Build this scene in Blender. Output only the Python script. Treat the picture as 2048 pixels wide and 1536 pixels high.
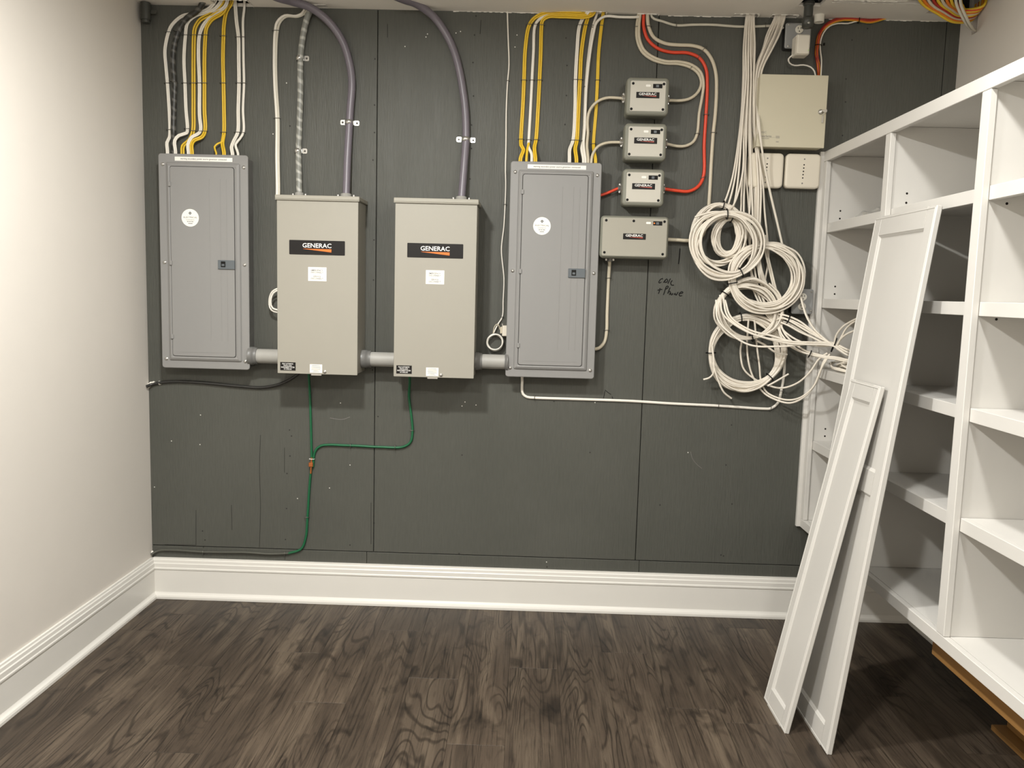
import bpy, bmesh, math, random
from mathutils import Vector, Matrix
random.seed(7)
scene = bpy.context.scene
COL = scene.collection
for o in list(bpy.data.objects):
    bpy.data.objects.remove(o)

# ------------------------------------------------------------------ camera
F, PITCH, YAW, ROLL = 1660.997, 0.11014, 0.01717, 0.02654
CAM = Vector((1.73229, -3.75519, 1.47194))
fw = Vector((-math.sin(YAW), math.cos(YAW), 0)); rt = Vector((math.cos(YAW), math.sin(YAW), 0)); up = Vector((0, 0, 1))
f2 = fw*math.cos(PITCH) - up*math.sin(PITCH); u2 = up*math.cos(PITCH) + fw*math.sin(PITCH)
r3 = rt*math.cos(ROLL) + u2*math.sin(ROLL); u3 = u2*math.cos(ROLL) - rt*math.sin(ROLL)
cd = bpy.data.cameras.new('camera'); cam = bpy.data.objects.new('camera', cd); COL.objects.link(cam)
M = Matrix((r3, u3, -f2)).transposed().to_4x4(); M.translation = CAM
cam.matrix_world = M
cd.sensor_fit = 'HORIZONTAL'; cd.sensor_width = 36; cd.lens = F/2048*36; cd.clip_start = 0.02
scene.camera = cam

def ray(u, v): return f2 + r3*((u-1024)/F) + u3*((768-v)/F)
def P(u, v, y=0.0):
    d = ray(u, v); return CAM + d*((y-CAM.y)/d.y)
def PX(u, v, x):
    d = ray(u, v); return CAM + d*((x-CAM.x)/d.x)
def PZ(u, v, z):
    d = ray(u, v); return CAM + d*((z-CAM.z)/d.z)

# room constants
XS, XR, H = 3.003, 3.555, 2.678
YF = -4.9
S1, S2, S3 = 1.042, 2.262, 3.497

# ------------------------------------------------------------------ world, lamps, exposure
w = bpy.data.worlds.new('world'); scene.world = w; w.use_nodes = True
w.node_tree.nodes['Background'].inputs[0].default_value = (1, 0.93, 0.84, 1)
w.node_tree.nodes['Background'].inputs[1].default_value = 0.02
def ceiling_lamp(x, y, p_down, p_side):
    """flush round ceiling lamp: most light leaves its flat lens downwards, some leaves its opal rim sideways"""
    for kind, power, z in (('AREA', p_down, H-0.045), ('POINT', p_side, H-0.085)):
        l = bpy.data.lights.new('ceiling_lamp', kind); l.energy = power; l.color = (1.0, 0.995, 0.965)
        if kind == 'AREA': l.shape = 'DISK'; l.size = 0.15; l.spread = math.pi
        else: l.shadow_soft_size = 0.075
        o = bpy.data.objects.new('ceiling_lamp', l); COL.objects.link(o); o.location = (x, y, z)
for x, y, p, q in ((1.02, -1.75, 39, 5.5), (2.52, -1.75, 9.5, 2), (1.02, -3.5, 35, 6), (2.5, -3.2, 12.5, 3)):
    ceiling_lamp(x, y, p, q)
scene.view_settings.view_transform = 'Standard'
scene.view_settings.look = 'None'
scene.view_settings.gamma = 1
scene.view_settings.use_curve_mapping = False
scene.view_settings.exposure = 0.6

# ------------------------------------------------------------------ materials
def lin(c):
    return tuple(((v/255)/12.92 if v/255 <= 0.04045 else ((v/255+0.055)/1.055)**2.4) for v in c) + (1,)
MATS = {}
def mat(name, col, rough=0.5, metal=0.0, bump=0.0, bscale=200, var=0.0, vscale=8, spec=0.5, stretch=None, trans=0.0):
    if name in MATS: return MATS[name]
    m = bpy.data.materials.new(name); m.use_nodes = True; nt = m.node_tree; N = nt.nodes; L = nt.links
    b = N['Principled BSDF']; c = col if len(col) == 4 else col + (1,)
    b.inputs['Base Color'].default_value = c; b.inputs['Roughness'].default_value = rough
    b.inputs['Metallic'].default_value = metal; b.inputs['Specular IOR Level'].default_value = spec
    if trans: b.inputs['Transmission Weight'].default_value = trans
    tc = N.new('ShaderNodeTexCoord'); mp = N.new('ShaderNodeMapping'); L.new(tc.outputs['Object'], mp.inputs[0])
    if stretch: mp.inputs['Scale'].default_value = stretch
    nz = N.new('ShaderNodeTexNoise'); nz.inputs['Scale'].default_value = vscale; nz.inputs['Detail'].default_value = 5
    L.new(mp.outputs[0], nz.inputs[0])
    mx = N.new('ShaderNodeMix'); mx.data_type = 'RGBA'
    v = max(var, 0.02)
    mx.inputs[6].default_value = tuple(max(0, k*(1-v)) for k in c[:3]) + (1,)
    mx.inputs[7].default_value = tuple(min(1, k*(1+v)) for k in c[:3]) + (1,)
    L.new(nz.outputs[0], mx.inputs[0]); L.new(mx.outputs[2], b.inputs['Base Color'])
    if bump:
        n2 = N.new('ShaderNodeTexNoise'); n2.inputs['Scale'].default_value = bscale; n2.inputs['Detail'].default_value = 6
        L.new(mp.outputs[0], n2.inputs[0])
        bp = N.new('ShaderNodeBump'); bp.inputs['Strength'].default_value = bump; bp.inputs['Distance'].default_value = 0.002
        L.new(n2.outputs[0], bp.inputs['Height']); L.new(bp.outputs[0], b.inputs['Normal'])
    MATS[name] = m; return m

M_WALL = mat('wall_paint', lin((216, 210, 201)), 0.6, bump=0.05, bscale=350)
M_CEIL = mat('ceiling_paint', lin((240, 235, 226)), 0.7, bump=0.06, bscale=260)
M_TORN = mat('torn_drywall', lin((238, 234, 224)), 0.9)
M_CAVSHADE = mat('cavity_shade', (0.03, 0.028, 0.025, 1), 0.9)  # near-black colour carries the shade inside the ceiling cavity
M_TRIM = mat('trim_paint', lin((222, 219, 212)), 0.35)
M_SHELF = mat('shelf_paint', lin((214, 211, 205)), 0.45)
M_DOOR = mat('door_paint', lin((200, 197, 191)), 0.45)
M_GRAY = mat('panel_gray', lin((137, 136, 134)), 0.38, var=0.03, vscale=3, stretch=(6, 1, 0.6))
M_GRAYBOX = mat('panel_box_gray', lin((104, 103, 100)), 0.45, var=0.25, vscale=40)
M_TAN = mat('switch_tan', lin((154, 150, 139)), 0.45, bump=0.08, bscale=900)
M_TANLID = mat('switch_lid', lin((156, 152, 140)), 0.45)
M_DSC = mat('alarm_beige', lin((203, 196, 173)), 0.45, bump=0.05, bscale=900)
M_GBOX = mat('module_gray', lin((132, 132, 120)), 0.5)
M_GLID = mat('module_face', lin((196, 192, 180)), 0.5)
M_BLACK = mat('black_label', lin((24, 21, 19)), 0.5, spec=0.25)
M_BLK = mat('black_plastic', lin((13, 12, 11)), 0.6, spec=0.25)
M_WHITELAB = mat('white_label', lin((240, 238, 230)), 0.45)
M_INK = mat('ink', lin((60, 58, 58)), 0.6)
M_INKL = mat('ink_light', lin((128, 124, 120)), 0.6)
M_LETTER = mat('white_letter', lin((245, 243, 238)), 0.4)
M_ORANGE = mat('orange_letter', lin((226, 112, 34)), 0.4)
M_REDL = mat('red_letter', lin((170, 60, 40)), 0.4)
M_STEEL = mat('zinc_steel', lin((205, 203, 198)), 0.28, metal=0.85)
M_STAPLE = mat('staple_steel', lin((120, 118, 112)), 0.4, metal=0.7)
M_PVC = mat('pvc_gray', lin((160, 158, 152)), 0.5, var=0.06, vscale=30)
M_PVCD = mat('pvc_coupling', lin((112, 111, 108)), 0.4)
M_WIREW = mat('cable_white', lin((236, 231, 220)), 0.42, var=0.04, vscale=30)
M_WIREB = mat('cable_beige', lin((206, 196, 174)), 0.45, var=0.04, vscale=30)
M_WIREG = mat('cable_greywhite', lin((205, 200, 185)), 0.45, var=0.04, vscale=30)
M_DATA = mat('data_cable', lin((230, 222, 208)), 0.42, var=0.05, vscale=20)
M_YEL = mat('cable_yellow', lin((228, 190, 50)), 0.42, var=0.06, vscale=30)
M_RED = mat('cable_red', lin((222, 70, 40)), 0.42, var=0.05, vscale=30)
M_REDW = mat('wire_red', lin((168, 42, 28)), 0.42)
M_ORW = mat('wire_orange', lin((220, 120, 30)), 0.42)
M_GREEN = mat('wire_green', lin((22, 92, 58)), 0.38, var=0.1, vscale=20)
M_PAINTW = mat('wire_painted_over', lin((78, 78, 70)), 0.45)
M_PURP = mat('conduit_purple_gray', lin((112, 106, 114)), 0.35, var=0.08, vscale=14, stretch=(1, 1, 0.2))
M_BLKC = mat('cable_black', lin((44, 43, 41)), 0.35)
M_COPPER = mat('copper', lin((200, 120, 70)), 0.35, metal=0.8)
M_PIPE = mat('painted_pipe', lin((64, 65, 60)), 0.4, var=0.1, vscale=30)
M_BOXG = mat('galvanized_cover', lin((150, 151, 150)), 0.4)
M_IVORY = mat('ivory_plastic', lin((228, 220, 203)), 0.4)
M_ADAPT = mat('adapter_white', lin((222, 216, 202)), 0.4)
M_OUTLET = mat('receptacle_white', lin((236, 232, 220)), 0.4)
M_GREENLED = mat('green_led', lin((150, 220, 90)), 0.4)
M_DOT = mat('dot_dark', lin((28, 23, 20)), 0.7, spec=0.2)
M_WOODB = mat('raw_wood', lin((150, 110, 60)), 0.6, var=0.2, vscale=12, stretch=(8, 0.6, 8))
M_STUD = mat('stud_wood', lin((120, 90, 62)), 0.7, var=0.15, vscale=15)
M_GAP = mat('seam_dark', lin((40, 39, 36)), 0.8)
M_LATCH = mat('latch_gray', lin((92, 98, 102)), 0.4)

def glint_banded(name, c1, c2, rough=0.4, metal=0.0):
    m = bpy.data.materials.new(name); m.use_nodes = True; nt = m.node_tree; N = nt.nodes; L = nt.links
    b = N['Principled BSDF']; b.inputs['Roughness'].default_value = rough; b.inputs['Metallic'].default_value = metal
    tc = N.new('ShaderNodeTexCoord'); mp = N.new('ShaderNodeMapping'); mp.inputs['Rotation'].default_value = (0, math.radians(65), 0)
    L.new(tc.outputs['Object'], mp.inputs[0])
    wv = N.new('ShaderNodeTexWave'); wv.inputs['Scale'].default_value = 9; wv.inputs['Distortion'].default_value = 7; wv.inputs['Detail'].default_value = 4
    L.new(mp.outputs[0], wv.inputs[0])
    cr = N.new('ShaderNodeValToRGB'); cr.color_ramp.elements[0].position = 0.55; cr.color_ramp.elements[0].color = c1  # lighter bands put the twisted sheath's diagonal glints into the colour
    cr.color_ramp.elements[1].position = 0.95; cr.color_ramp.elements[1].color = c2
    L.new(wv.outputs[0], cr.inputs[0]); L.new(cr.outputs[0], b.inputs['Base Color'])
    bp = N.new('ShaderNodeBump'); bp.inputs['Strength'].default_value = 0.12; bp.inputs['Distance'].default_value = 0.003
    L.new(wv.outputs[0], bp.inputs['Height']); L.new(bp.outputs[0], b.inputs['Normal'])
    return m
M_SERG = glint_banded('service_cable_gray', lin((132, 133, 126)), lin((178, 177, 170)))
M_SERB = glint_banded('service_cable_black', lin((50, 50, 47)), lin((92, 91, 86)))

def plywood_mat():
    m = bpy.data.materials.new('painted_plywood'); m.use_nodes = True; nt = m.node_tree; N = nt.nodes; L = nt.links
    b = N['Principled BSDF']; b.inputs['Specular IOR Level'].default_value = 0.3
    tc = N.new('ShaderNodeTexCoord'); mp = N.new('ShaderNodeMapping'); mp.inputs['Scale'].default_value = (9, 9, 0.9)
    L.new(tc.outputs['Object'], mp.inputs[0])
    n1 = N.new('ShaderNodeTexNoise'); n1.inputs['Scale'].default_value = 2.2; n1.inputs['Detail'].default_value = 8; n1.inputs['Distortion'].default_value = 0.6
    L.new(mp.outputs[0], n1.inputs[0])
    n2 = N.new('ShaderNodeTexNoise'); n2.inputs['Scale'].default_value = 1.7; n2.inputs['Detail'].default_value = 4
    L.new(tc.outputs['Object'], n2.inputs[0])
    mx = N.new('ShaderNodeMix'); mx.data_type = 'RGBA'
    mx.inputs[6].default_value = lin((74, 75, 69)); mx.inputs[7].default_value = lin((90, 90, 84))
    L.new(n2.outputs[0], mx.inputs[0])
    hs = N.new('ShaderNodeHueSaturation'); L.new(mx.outputs[2], hs.inputs['Color']); L.new(hs.outputs[0], b.inputs['Base Color'])
    mr = N.new('ShaderNodeMapRange'); mr.inputs['To Min'].default_value = 0.40; mr.inputs['To Max'].default_value = 0.58
    L.new(n1.outputs[0], mr.inputs[0]); L.new(mr.outputs[0], b.inputs['Roughness'])
    # fine plywood grain
    mp3 = N.new('ShaderNodeMapping'); mp3.inputs['Scale'].default_value = (60, 60, 6); L.new(tc.outputs['Object'], mp3.inputs[0])
    n3 = N.new('ShaderNodeTexNoise'); n3.inputs['Scale'].default_value = 2.5; n3.inputs['Detail'].default_value = 5; n3.inputs['Distortion'].default_value = 0.3
    L.new(mp3.outputs[0], n3.inputs[0])
    mv = N.new('ShaderNodeMapRange'); mv.inputs['From Min'].default_value = 0.3; mv.inputs['From Max'].default_value = 0.7; mv.inputs['To Min'].default_value = 0.95; mv.inputs['To Max'].default_value = 1.05
    L.new(n3.outputs[0], mv.inputs[0]); L.new(mv.outputs[0], hs.inputs['Value'])
    ad = N.new('ShaderNodeMath'); ad.operation = 'ADD'
    L.new(n1.outputs[0], ad.inputs[0]); L.new(n3.outputs[0], ad.inputs[1])
    bp = N.new('ShaderNodeBump'); bp.inputs['Strength'].default_value = 0.55; bp.inputs['Distance'].default_value = 0.003
    L.new(ad.outputs[0], bp.inputs['Height']); L.new(bp.outputs[0], b.inputs['Normal'])
    return m
M_PLY = plywood_mat()

def plank_mat():
    m = bpy.data.materials.new('vinyl_plank'); m.use_nodes = True; nt = m.node_tree; N = nt.nodes; L = nt.links
    b = N['Principled BSDF']; b.inputs['Specular IOR Level'].default_value = 0.4
    tc = N.new('ShaderNodeTexCoord'); oi = N.new('ShaderNodeObjectInfo')
    cb = N.new('ShaderNodeCombineXYZ')
    mu = N.new('ShaderNodeMath'); mu.operation = 'MULTIPLY'; mu.inputs[1].default_value = 37.0
    L.new(oi.outputs['Random'], mu.inputs[0]); L.new(mu.outputs[0], cb.inputs[2])
    L.new(mu.outputs[0], cb.inputs[1])
    va = N.new('ShaderNodeVectorMath'); va.operation = 'ADD'
    L.new(tc.outputs['Object'], va.inputs[0]); L.new(cb.outputs[0], va.inputs[1])
    def noise(scale3, scale, detail, dist=0.0, rough=0.55):
        mp = N.new('ShaderNodeMapping'); mp.inputs['Scale'].default_value = scale3; L.new(va.outputs[0], mp.inputs[0])
        n = N.new('ShaderNodeTexNoise'); n.inputs['Scale'].default_value = scale; n.inputs['Detail'].default_value = detail
        n.inputs['Distortion'].default_value = dist; n.inputs['Roughness'].default_value = rough; L.new(mp.outputs[0], n.inputs[0]); return n
    fine = noise((70, 1.6, 1), 2.0, 8, 0.6, 0.7)
    broad = noise((9, 1.1, 1), 1.3, 4, 0.8)
    knot = noise((9, 4.5, 1), 1.0, 3, 0.8)
    mask = noise((5, 1.2, 1), 1.3, 2, 0.3)
    # cathedral rings: contour lines of a warped field
    warp = noise((6.0, 0.75, 1), 1.0, 2, 0.35, 0.4)
    rg = N.new('ShaderNodeMath'); rg.operation = 'MULTIPLY'; rg.inputs[1].default_value = 150.0; L.new(warp.outputs[0], rg.inputs[0])
    sn = N.new('ShaderNodeMath'); sn.operation = 'SINE'; L.new(rg.outputs[0], sn.inputs[0])
    sr = N.new('ShaderNodeMapRange'); sr.inputs['From Min'].default_value = -1; sr.inputs['From Max'].default_value = 1; L.new(sn.outputs[0], sr.inputs[0])
    def ramp(src, stops):
        r = N.new('ShaderNodeValToRGB'); e = r.color_ramp.elements
        e[0].position, e[0].color = stops[0]; e[1].position, e[1].color = stops[-1]
        for p, c in stops[1:-1]:
            q = e.new(p); q.color = c
        L.new(src, r.inputs[0]); return r
    base = ramp(broad.outputs[0], [(0.28, lin((54, 45, 36))), (0.5, lin((73, 62, 51))), (0.72, lin((97, 85, 71)))])
    fr = ramp(fine.outputs[0], [(0.36, (0.22, 0.20, 0.18, 1)), (0.50, (0.92, 0.92, 0.92, 1)), (0.7, (1.0, 1.0, 1.0, 1))])
    rr = ramp(sr.outputs[0], [(0.0, (0.42, 0.40, 0.38, 1)), (0.32, (1, 1, 1, 1)), (1.0, (1, 1, 1, 1))])
    mk = ramp(mask.outputs[0], [(0.44, (0.05, 0.05, 0.05, 1)), (0.58, (1, 1, 1, 1))])
    kr = ramp(knot.outputs[0], [(0.30, (0.34, 0.32, 0.30, 1)), (0.43, (1, 1, 1, 1)), (1.0, (1, 1, 1, 1))])
    def mul(a, c, f=1.0):
        x = N.new('ShaderNodeMix'); x.data_type = 'RGBA'; x.blend_type = 'MULTIPLY'; x.inputs[0].default_value = 1.0
        if isinstance(f, float): x.inputs[0].default_value = f
        else: L.new(f, x.inputs[0])
        L.new(a, x.inputs[6]); L.new(c, x.inputs[7]); return x.outputs[2]
    c = mul(base.outputs[0], fr.outputs[0], 0.85); c = mul(c, rr.outputs[0], mk.outputs[0]); c = mul(c, kr.outputs[0], 0.9)
    hs = N.new('ShaderNodeHueSaturation')
    mr = N.new('ShaderNodeMapRange'); mr.inputs['To Min'].default_value = 0.95; mr.inputs['To Max'].default_value = 1.18
    L.new(oi.outputs['Random'], mr.inputs[0]); L.new(mr.outputs[0], hs.inputs['Value']); L.new(c, hs.inputs['Color'])
    L.new(hs.outputs[0], b.inputs['Base Color'])
    b.inputs['Roughness'].default_value = 0.5
    bp = N.new('ShaderNodeBump'); bp.inputs['Strength'].default_value = 0.25; bp.inputs['Distance'].default_value = 0.001
    L.new(fine.outputs[0], bp.inputs['Height']); L.new(bp.outputs[0], b.inputs['Normal'])
    return m
M_PLANK = plank_mat()

def plastic_bag_mat():
    m = bpy.data.materials.new('clear_plastic_film'); m.use_nodes = True; nt = m.node_tree; N = nt.nodes; L = nt.links
    out = N['Material Output']; N.remove(N['Principled BSDF'])
    tr = N.new('ShaderNodeBsdfTransparent'); tr.inputs[0].default_value = (0.95, 0.95, 0.94, 1)
    gl = N.new('ShaderNodeBsdfGlossy'); gl.inputs['Roughness'].default_value = 0.15
    df = N.new('ShaderNodeBsdfDiffuse'); df.inputs[0].default_value = (0.8, 0.79, 0.77, 1)
    m1 = N.new('ShaderNodeMixShader'); m1.inputs[0].default_value = 0.35; L.new(gl.outputs[0], m1.inputs[1]); L.new(df.outputs[0], m1.inputs[2])
    lw = N.new('ShaderNodeLayerWeight'); lw.inputs[0].default_value = 0.35
    mr = N.new('ShaderNodeMapRange'); mr.inputs['To Min'].default_value = 0.18; mr.inputs['To Max'].default_value = 0.75; L.new(lw.outputs['Facing'], mr.inputs[0])
    m2 = N.new('ShaderNodeMixShader'); L.new(mr.outputs[0], m2.inputs[0]); L.new(tr.outputs[0], m2.inputs[1]); L.new(m1.outputs[0], m2.inputs[2])
    L.new(m2.outputs[0], out.inputs[0]); return m
M_BAG = plastic_bag_mat()

# ------------------------------------------------------------------ mesh helpers
class MB:
    """collects geometry in world coordinates"""
    def __init__(s): s.v = []; s.f = []; s.sm = []
    def add(s, vs, fs, smooth=False):
        o = len(s.v); s.v += [tuple(p) for p in vs]; s.f += [tuple(i+o for i in f) for f in fs]; s.sm += [smooth]*len(fs); return s
    def box(s, x0, x1, y0, y1, z0, z1):
        vs = [(x, y, z) for x in (x0, x1) for y in (y0, y1) for z in (z0, z1)]
        return s.add(vs, [(0, 1, 3, 2), (4, 6, 7, 5), (0, 4, 5, 1), (2, 3, 7, 6), (0, 2, 6, 4), (1, 5, 7, 3)])
    def bbox(s, x0, x1, y0, y1, z0, z1, c=0.002):
        """box with all edges chamfered"""
        x0, x1 = min(x0, x1), max(x0, x1); y0, y1 = min(y0, y1), max(y0, y1); z0, z1 = min(z0, z1), max(z0, z1)
        bm = bmesh.new(); bmesh.ops.create_cube(bm, size=1)
        for v in bm.verts: v.co = Vector((x0+(v.co.x+.5)*(x1-x0), y0+(v.co.y+.5)*(y1-y0), z0+(v.co.z+.5)*(z1-z0)))
        bmesh.ops.bevel(bm, geom=bm.edges[:], offset=c, segments=1, affect='EDGES', profile=0.5)
        bm.verts.index_update()
        s.add([v.co[:] for v in bm.verts], [[v.index for v in f.verts] for f in bm.faces]); bm.free(); return s
    def loft(s, x0, x1, z0, z1, r, rings, seg=5):
        """rounded rectangle in XZ lofted along y: rings = [(y, inset), ...]"""
        n = 4*(seg+1); allv = []
        for (y, ins) in rings:
            a0, a1, b0, b1 = x0+ins, x1-ins, z0+ins, z1-ins; rr = max(r-ins, 0.0004)
            rr = min(rr, (a1-a0)/2, (b1-b0)/2)
            for cx, cz, st in ((a1-rr, b1-rr, 0), (a0+rr, b1-rr, 90), (a0+rr, b0+rr, 180), (a1-rr, b0+rr, 270)):
                for k in range(seg+1):
                    t = math.radians(st+90*k/seg); allv.append((cx+rr*math.cos(t), y, cz+rr*math.sin(t)))
        fs = []
        for j in range(len(rings)-1):
            for i in range(n):
                a, b = j*n+i, j*n+(i+1) % n; fs.append((a, b, b+n, a+n))
        fs.append(tuple(range(n))); fs.append(tuple((len(rings)-1)*n+i for i in range(n)))
        return s.add(allv, fs)
    def cyl(s, p, q, r, n=16, r2=None, smooth=True, caps=True):
        p, q = Vector(p), Vector(q); d = (q-p).normalized(); a = d.orthogonal().normalized(); b = d.cross(a); r2 = r if r2 is None else r2
        vs = []
        for c, rad in ((p, r), (q, r2)):
            for i in range(n):
                t = 2*math.pi*i/n; vs.append(c+a*(rad*math.cos(t))+b*(rad*math.sin(t)))
        s.add(vs, [(i, (i+1) % n, n+(i+1) % n, n+i) for i in range(n)], smooth)
        if caps: s.add(vs, [tuple(range(n)), tuple(range(n, 2*n))])
        return s
    def lathe(s, p, d, prof, n=18, smooth=True):
        """prof = [(distance along d, radius)]"""
        p = Vector(p); d = Vector(d).normalized(); a = d.orthogonal().normalized(); b = d.cross(a); vs = []
        for h, rad in prof:
            for i in range(n):
                t = 2*math.pi*i/n; vs.append(p+d*h+a*(rad*math.cos(t))+b*(rad*math.sin(t)))
        m = len(prof)
        s.add(vs, [(j*n+i, j*n+(i+1) % n, (j+1)*n+(i+1) % n, (j+1)*n+i) for j in range(m-1) for i in range(n)], smooth)
        s.add(vs, [tuple(range(n)), tuple((m-1)*n+i for i in range(n))])
        return s
    def tube(s, pts, r, n=8, ra=None, closed=False, step=0.012, straight=False, cap=True):
        """smooth tube; ra = radius in the wall-plane direction when oval"""
        path = [Vector(p) for p in pts] if straight else spline([Vector(p) for p in pts], step, closed)
        ra = ra or r; m = len(path); vs = []
        Y = Vector((0, 1, 0)); prev = None
        for i, p in enumerate(path):
            a = path[(i-1) % m] if (closed or i > 0) else p; b = path[(i+1) % m] if (closed or i < m-1) else p
            t = (b-a).normalized()
            n1 = t.cross(Y)
            if prev is not None and n1.length < 0.35: n1 = prev-t*prev.dot(t)
            if n1.length < 1e-4: n1 = t.orthogonal()
            n1.normalize()
            if prev is not None and n1.dot(prev) < 0: n1 = -n1
            prev = n1; n2 = t.cross(n1).normalized()
            for k in range(n):
                q = 2*math.pi*k/n; vs.append(p+n1*(ra*math.cos(q))+n2*(r*math.sin(q)))
        fs = [(i*n+k, i*n+(k+1) % n, ((i+1) % m)*n+(k+1) % n, ((i+1) % m)*n+k) for i in range(m if closed else m-1) for k in range(n)]
        s.add(vs, fs, True)
        if cap and not closed: s.add(vs, [tuple(range(n)), tuple((m-1)*n+k for k in range(n))])
        return s
    def mesh(s, name, off=(0, 0, 0)):
        me = bpy.data.meshes.new(name); ox, oy, oz = off
        me.from_pydata([(x-ox, y-oy, z-oz) for x, y, z in s.v], [], s.f)
        me.polygons.foreach_set('use_smooth', s.sm)
        bm = bmesh.new(); bm.from_mesh(me); bmesh.ops.recalc_face_normals(bm, faces=bm.faces); bm.to_mesh(me); bm.free()
        me.update(); return me

def spline(P_, step=0.012, closed=False):
    if len(P_) < 3 and not closed:
        a, b = P_; n = max(1, int((b-a).length/step)); return [a.lerp(b, i/n) for i in range(n+1)]
    n = len(P_); out = []
    for i in range(n if closed else n-1):
        p1, p2 = P_[i], P_[(i+1) % n]
        p0 = P_[i-1] if (closed or i > 0) else p1*2-p2
        p3 = P_[(i+2) % n] if (closed or i+2 < n) else p2*2-p1
        # centripetal Catmull-Rom
        d1 = max((p1-p0).length, 1e-5)**.5; d2 = max((p2-p1).length, 1e-5)**.5; d3 = max((p3-p2).length, 1e-5)**.5
        m1 = (p1-p0)/d1-(p2-p0)/(d1+d2)+(p2-p1)/d2; m2 = (p2-p1)/d2-(p3-p1)/(d2+d3)+(p3-p2)/d3
        m1 *= d2; m2 *= d2
        k = max(2, int((p2-p1).length/step))
        for j in range(k):
            t = j/k; t2 = t*t; t3 = t2*t
            out.append(p1*(2*t3-3*t2+1)+m1*(t3-2*t2+t)+p2*(-2*t3+3*t2)+m2*(t3-t2))
    if not closed: out.append(P_[-1])
    return out

ROOTLOC = {}
def thing(name, label, cat, loc, group=None):
    o = bpy.data.objects.new(name, None); COL.objects.link(o); o.location = loc; o.empty_display_size = 0.05
    o['label'] = label; o['category'] = cat
    if group: o['group'] = group
    ROOTLOC[o.name] = Vector(loc); return o
def part(name, mb, m, parent, label=None, kind=None):
    off = ROOTLOC[parent.name]
    o = bpy.data.objects.new(name, mb.mesh(name, off)); COL.objects.link(o); o.parent = parent
    o.data.materials.append(m); ROOTLOC[o.name] = off
    if label: o['label'] = label
    if kind: o['kind'] = kind
    return o
def single(name, mb, m, label, cat, group=None, kind=None):
    xs = [p for p in mb.v]; c = Vector((sum(p[0] for p in xs)/len(xs), sum(p[1] for p in xs)/len(xs), min(p[2] for p in xs)))
    o = bpy.data.objects.new(name, mb.mesh(name, c)); COL.objects.link(o); o.location = c; ROOTLOC[o.name] = c
    o.data.materials.append(m); o['label'] = label; o['category'] = cat
    if group: o['group'] = group
    if kind: o['kind'] = kind
    return o
def struct(name, mb, m, label=None, cat=None):
    o = bpy.data.objects.new(name, mb.mesh(name)); COL.objects.link(o); ROOTLOC[o.name] = Vector((0, 0, 0))
    o.data.materials.append(m); o['kind'] = 'structure'
    if label: o['label'] = label
    if cat: o['category'] = cat
    return o

def text_mb(body, x0, x1, z0, z1, y, bold=0.0, depth=0.0003, align='fit'):
    """flat lettering facing the room (-y), fitted into the rectangle"""
    cu = bpy.data.curves.new('t', 'FONT'); cu.body = body; cu.size = 1; cu.offset = bold; cu.align_x = 'LEFT'; cu.resolution_u = 2
    ob = bpy.data.objects.new('t', cu); me = bpy.data.meshes.new_from_object(ob)
    vs = [v.co.copy() for v in me.vertices]; fs = [tuple(p.vertices) for p in me.polygons]
    bpy.data.objects.remove(ob); bpy.data.curves.remove(cu); bpy.data.meshes.remove(me)
    a0 = min(v.x for v in vs); a1 = max(v.x for v in vs); b0 = min(v.y for v in vs); b1 = max(v.y for v in vs)
    mb = MB(); mb.add([(x0+(v.x-a0)/(a1-a0)*(x1-x0), y-depth, z0+(v.y-b0)/(b1-b0)*(z1-z0)) for v in vs], fs); return mb

# ================================================================== SETTING
# ---- floor and planks
fl = struct('floor', MB().box(-0.1, XR+0.1, YF-0.1, 0.1, -0.05, -0.004), M_GAP, 'dark brown wood-look plank floor', 'floor')
PW, PL = 0.1907, 1.52
X0 = 1.506-8*PW
k = 0; rows = int((XR-X0)/PW)+1
offs = {8: -1.192, 7: -0.735, 9: -0.62, 10: -1.45, 6: -0.30, 5: -0.95, 11: -0.45, 4: -0.55, 12: -0.9, 3: -1.3, 2: -0.7, 1: -0.2}
for i in range(rows):
    x0, x1 = X0+i*PW, X0+(i+1)*PW
    x0c, x1c = max(x0, 0.0), min(x1, XR)
    if x1c-x0c < 0.01: continue
    y = offs.get(i, -random.random()*1.2) + PL*2
    while y > YF:
        a, b = min(y, 0.0), max(y-PL, YF)
        if a-b > 0.02:
            g = 0.0003
            mb = MB().bbox(x0c+g, x1c-g, b+g, a-g, -0.004, 0.0, 0.0005)
            c = Vector(((x0c+x1c)/2, (a+b)/2, 0)); me = mb.mesh('plank', c); o = bpy.data.objects.new('plank', me); COL.objects.link(o)
            o.location = c; o.parent = fl; me.materials.append(M_PLANK); k += 1
        y -= PL

# ---- back wall: backing + painted plywood sheets
wb = struct('wall_back', MB().box(-0.12, XR+0.12, 0.012, 0.12, -0.05, 3.0), M_GAP, 'dark grey painted plywood back wall', 'wall')
g = 0.0016
panels = [(0.0, S1-g, 0.249+g, H), (S1+g, S2-g, 0.249+g, H), (S2+g, S3-g, 0.249+g, H), (S3+g, XR, 0.249+g, H),
          (0.0, 1.01, 0.0, 0.249-g), (1.01+g, 2.28, 0.0, 0.249-g), (2.28+g, XR, 0.0, 0.249-g)]
PLY = []
for (a, b, c, d) in panels:
    PLY.append(part('plywood_panel', MB().bbox(a, b, 0.0, 0.012, c, d, 0.0012), M_PLY, wb))
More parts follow.
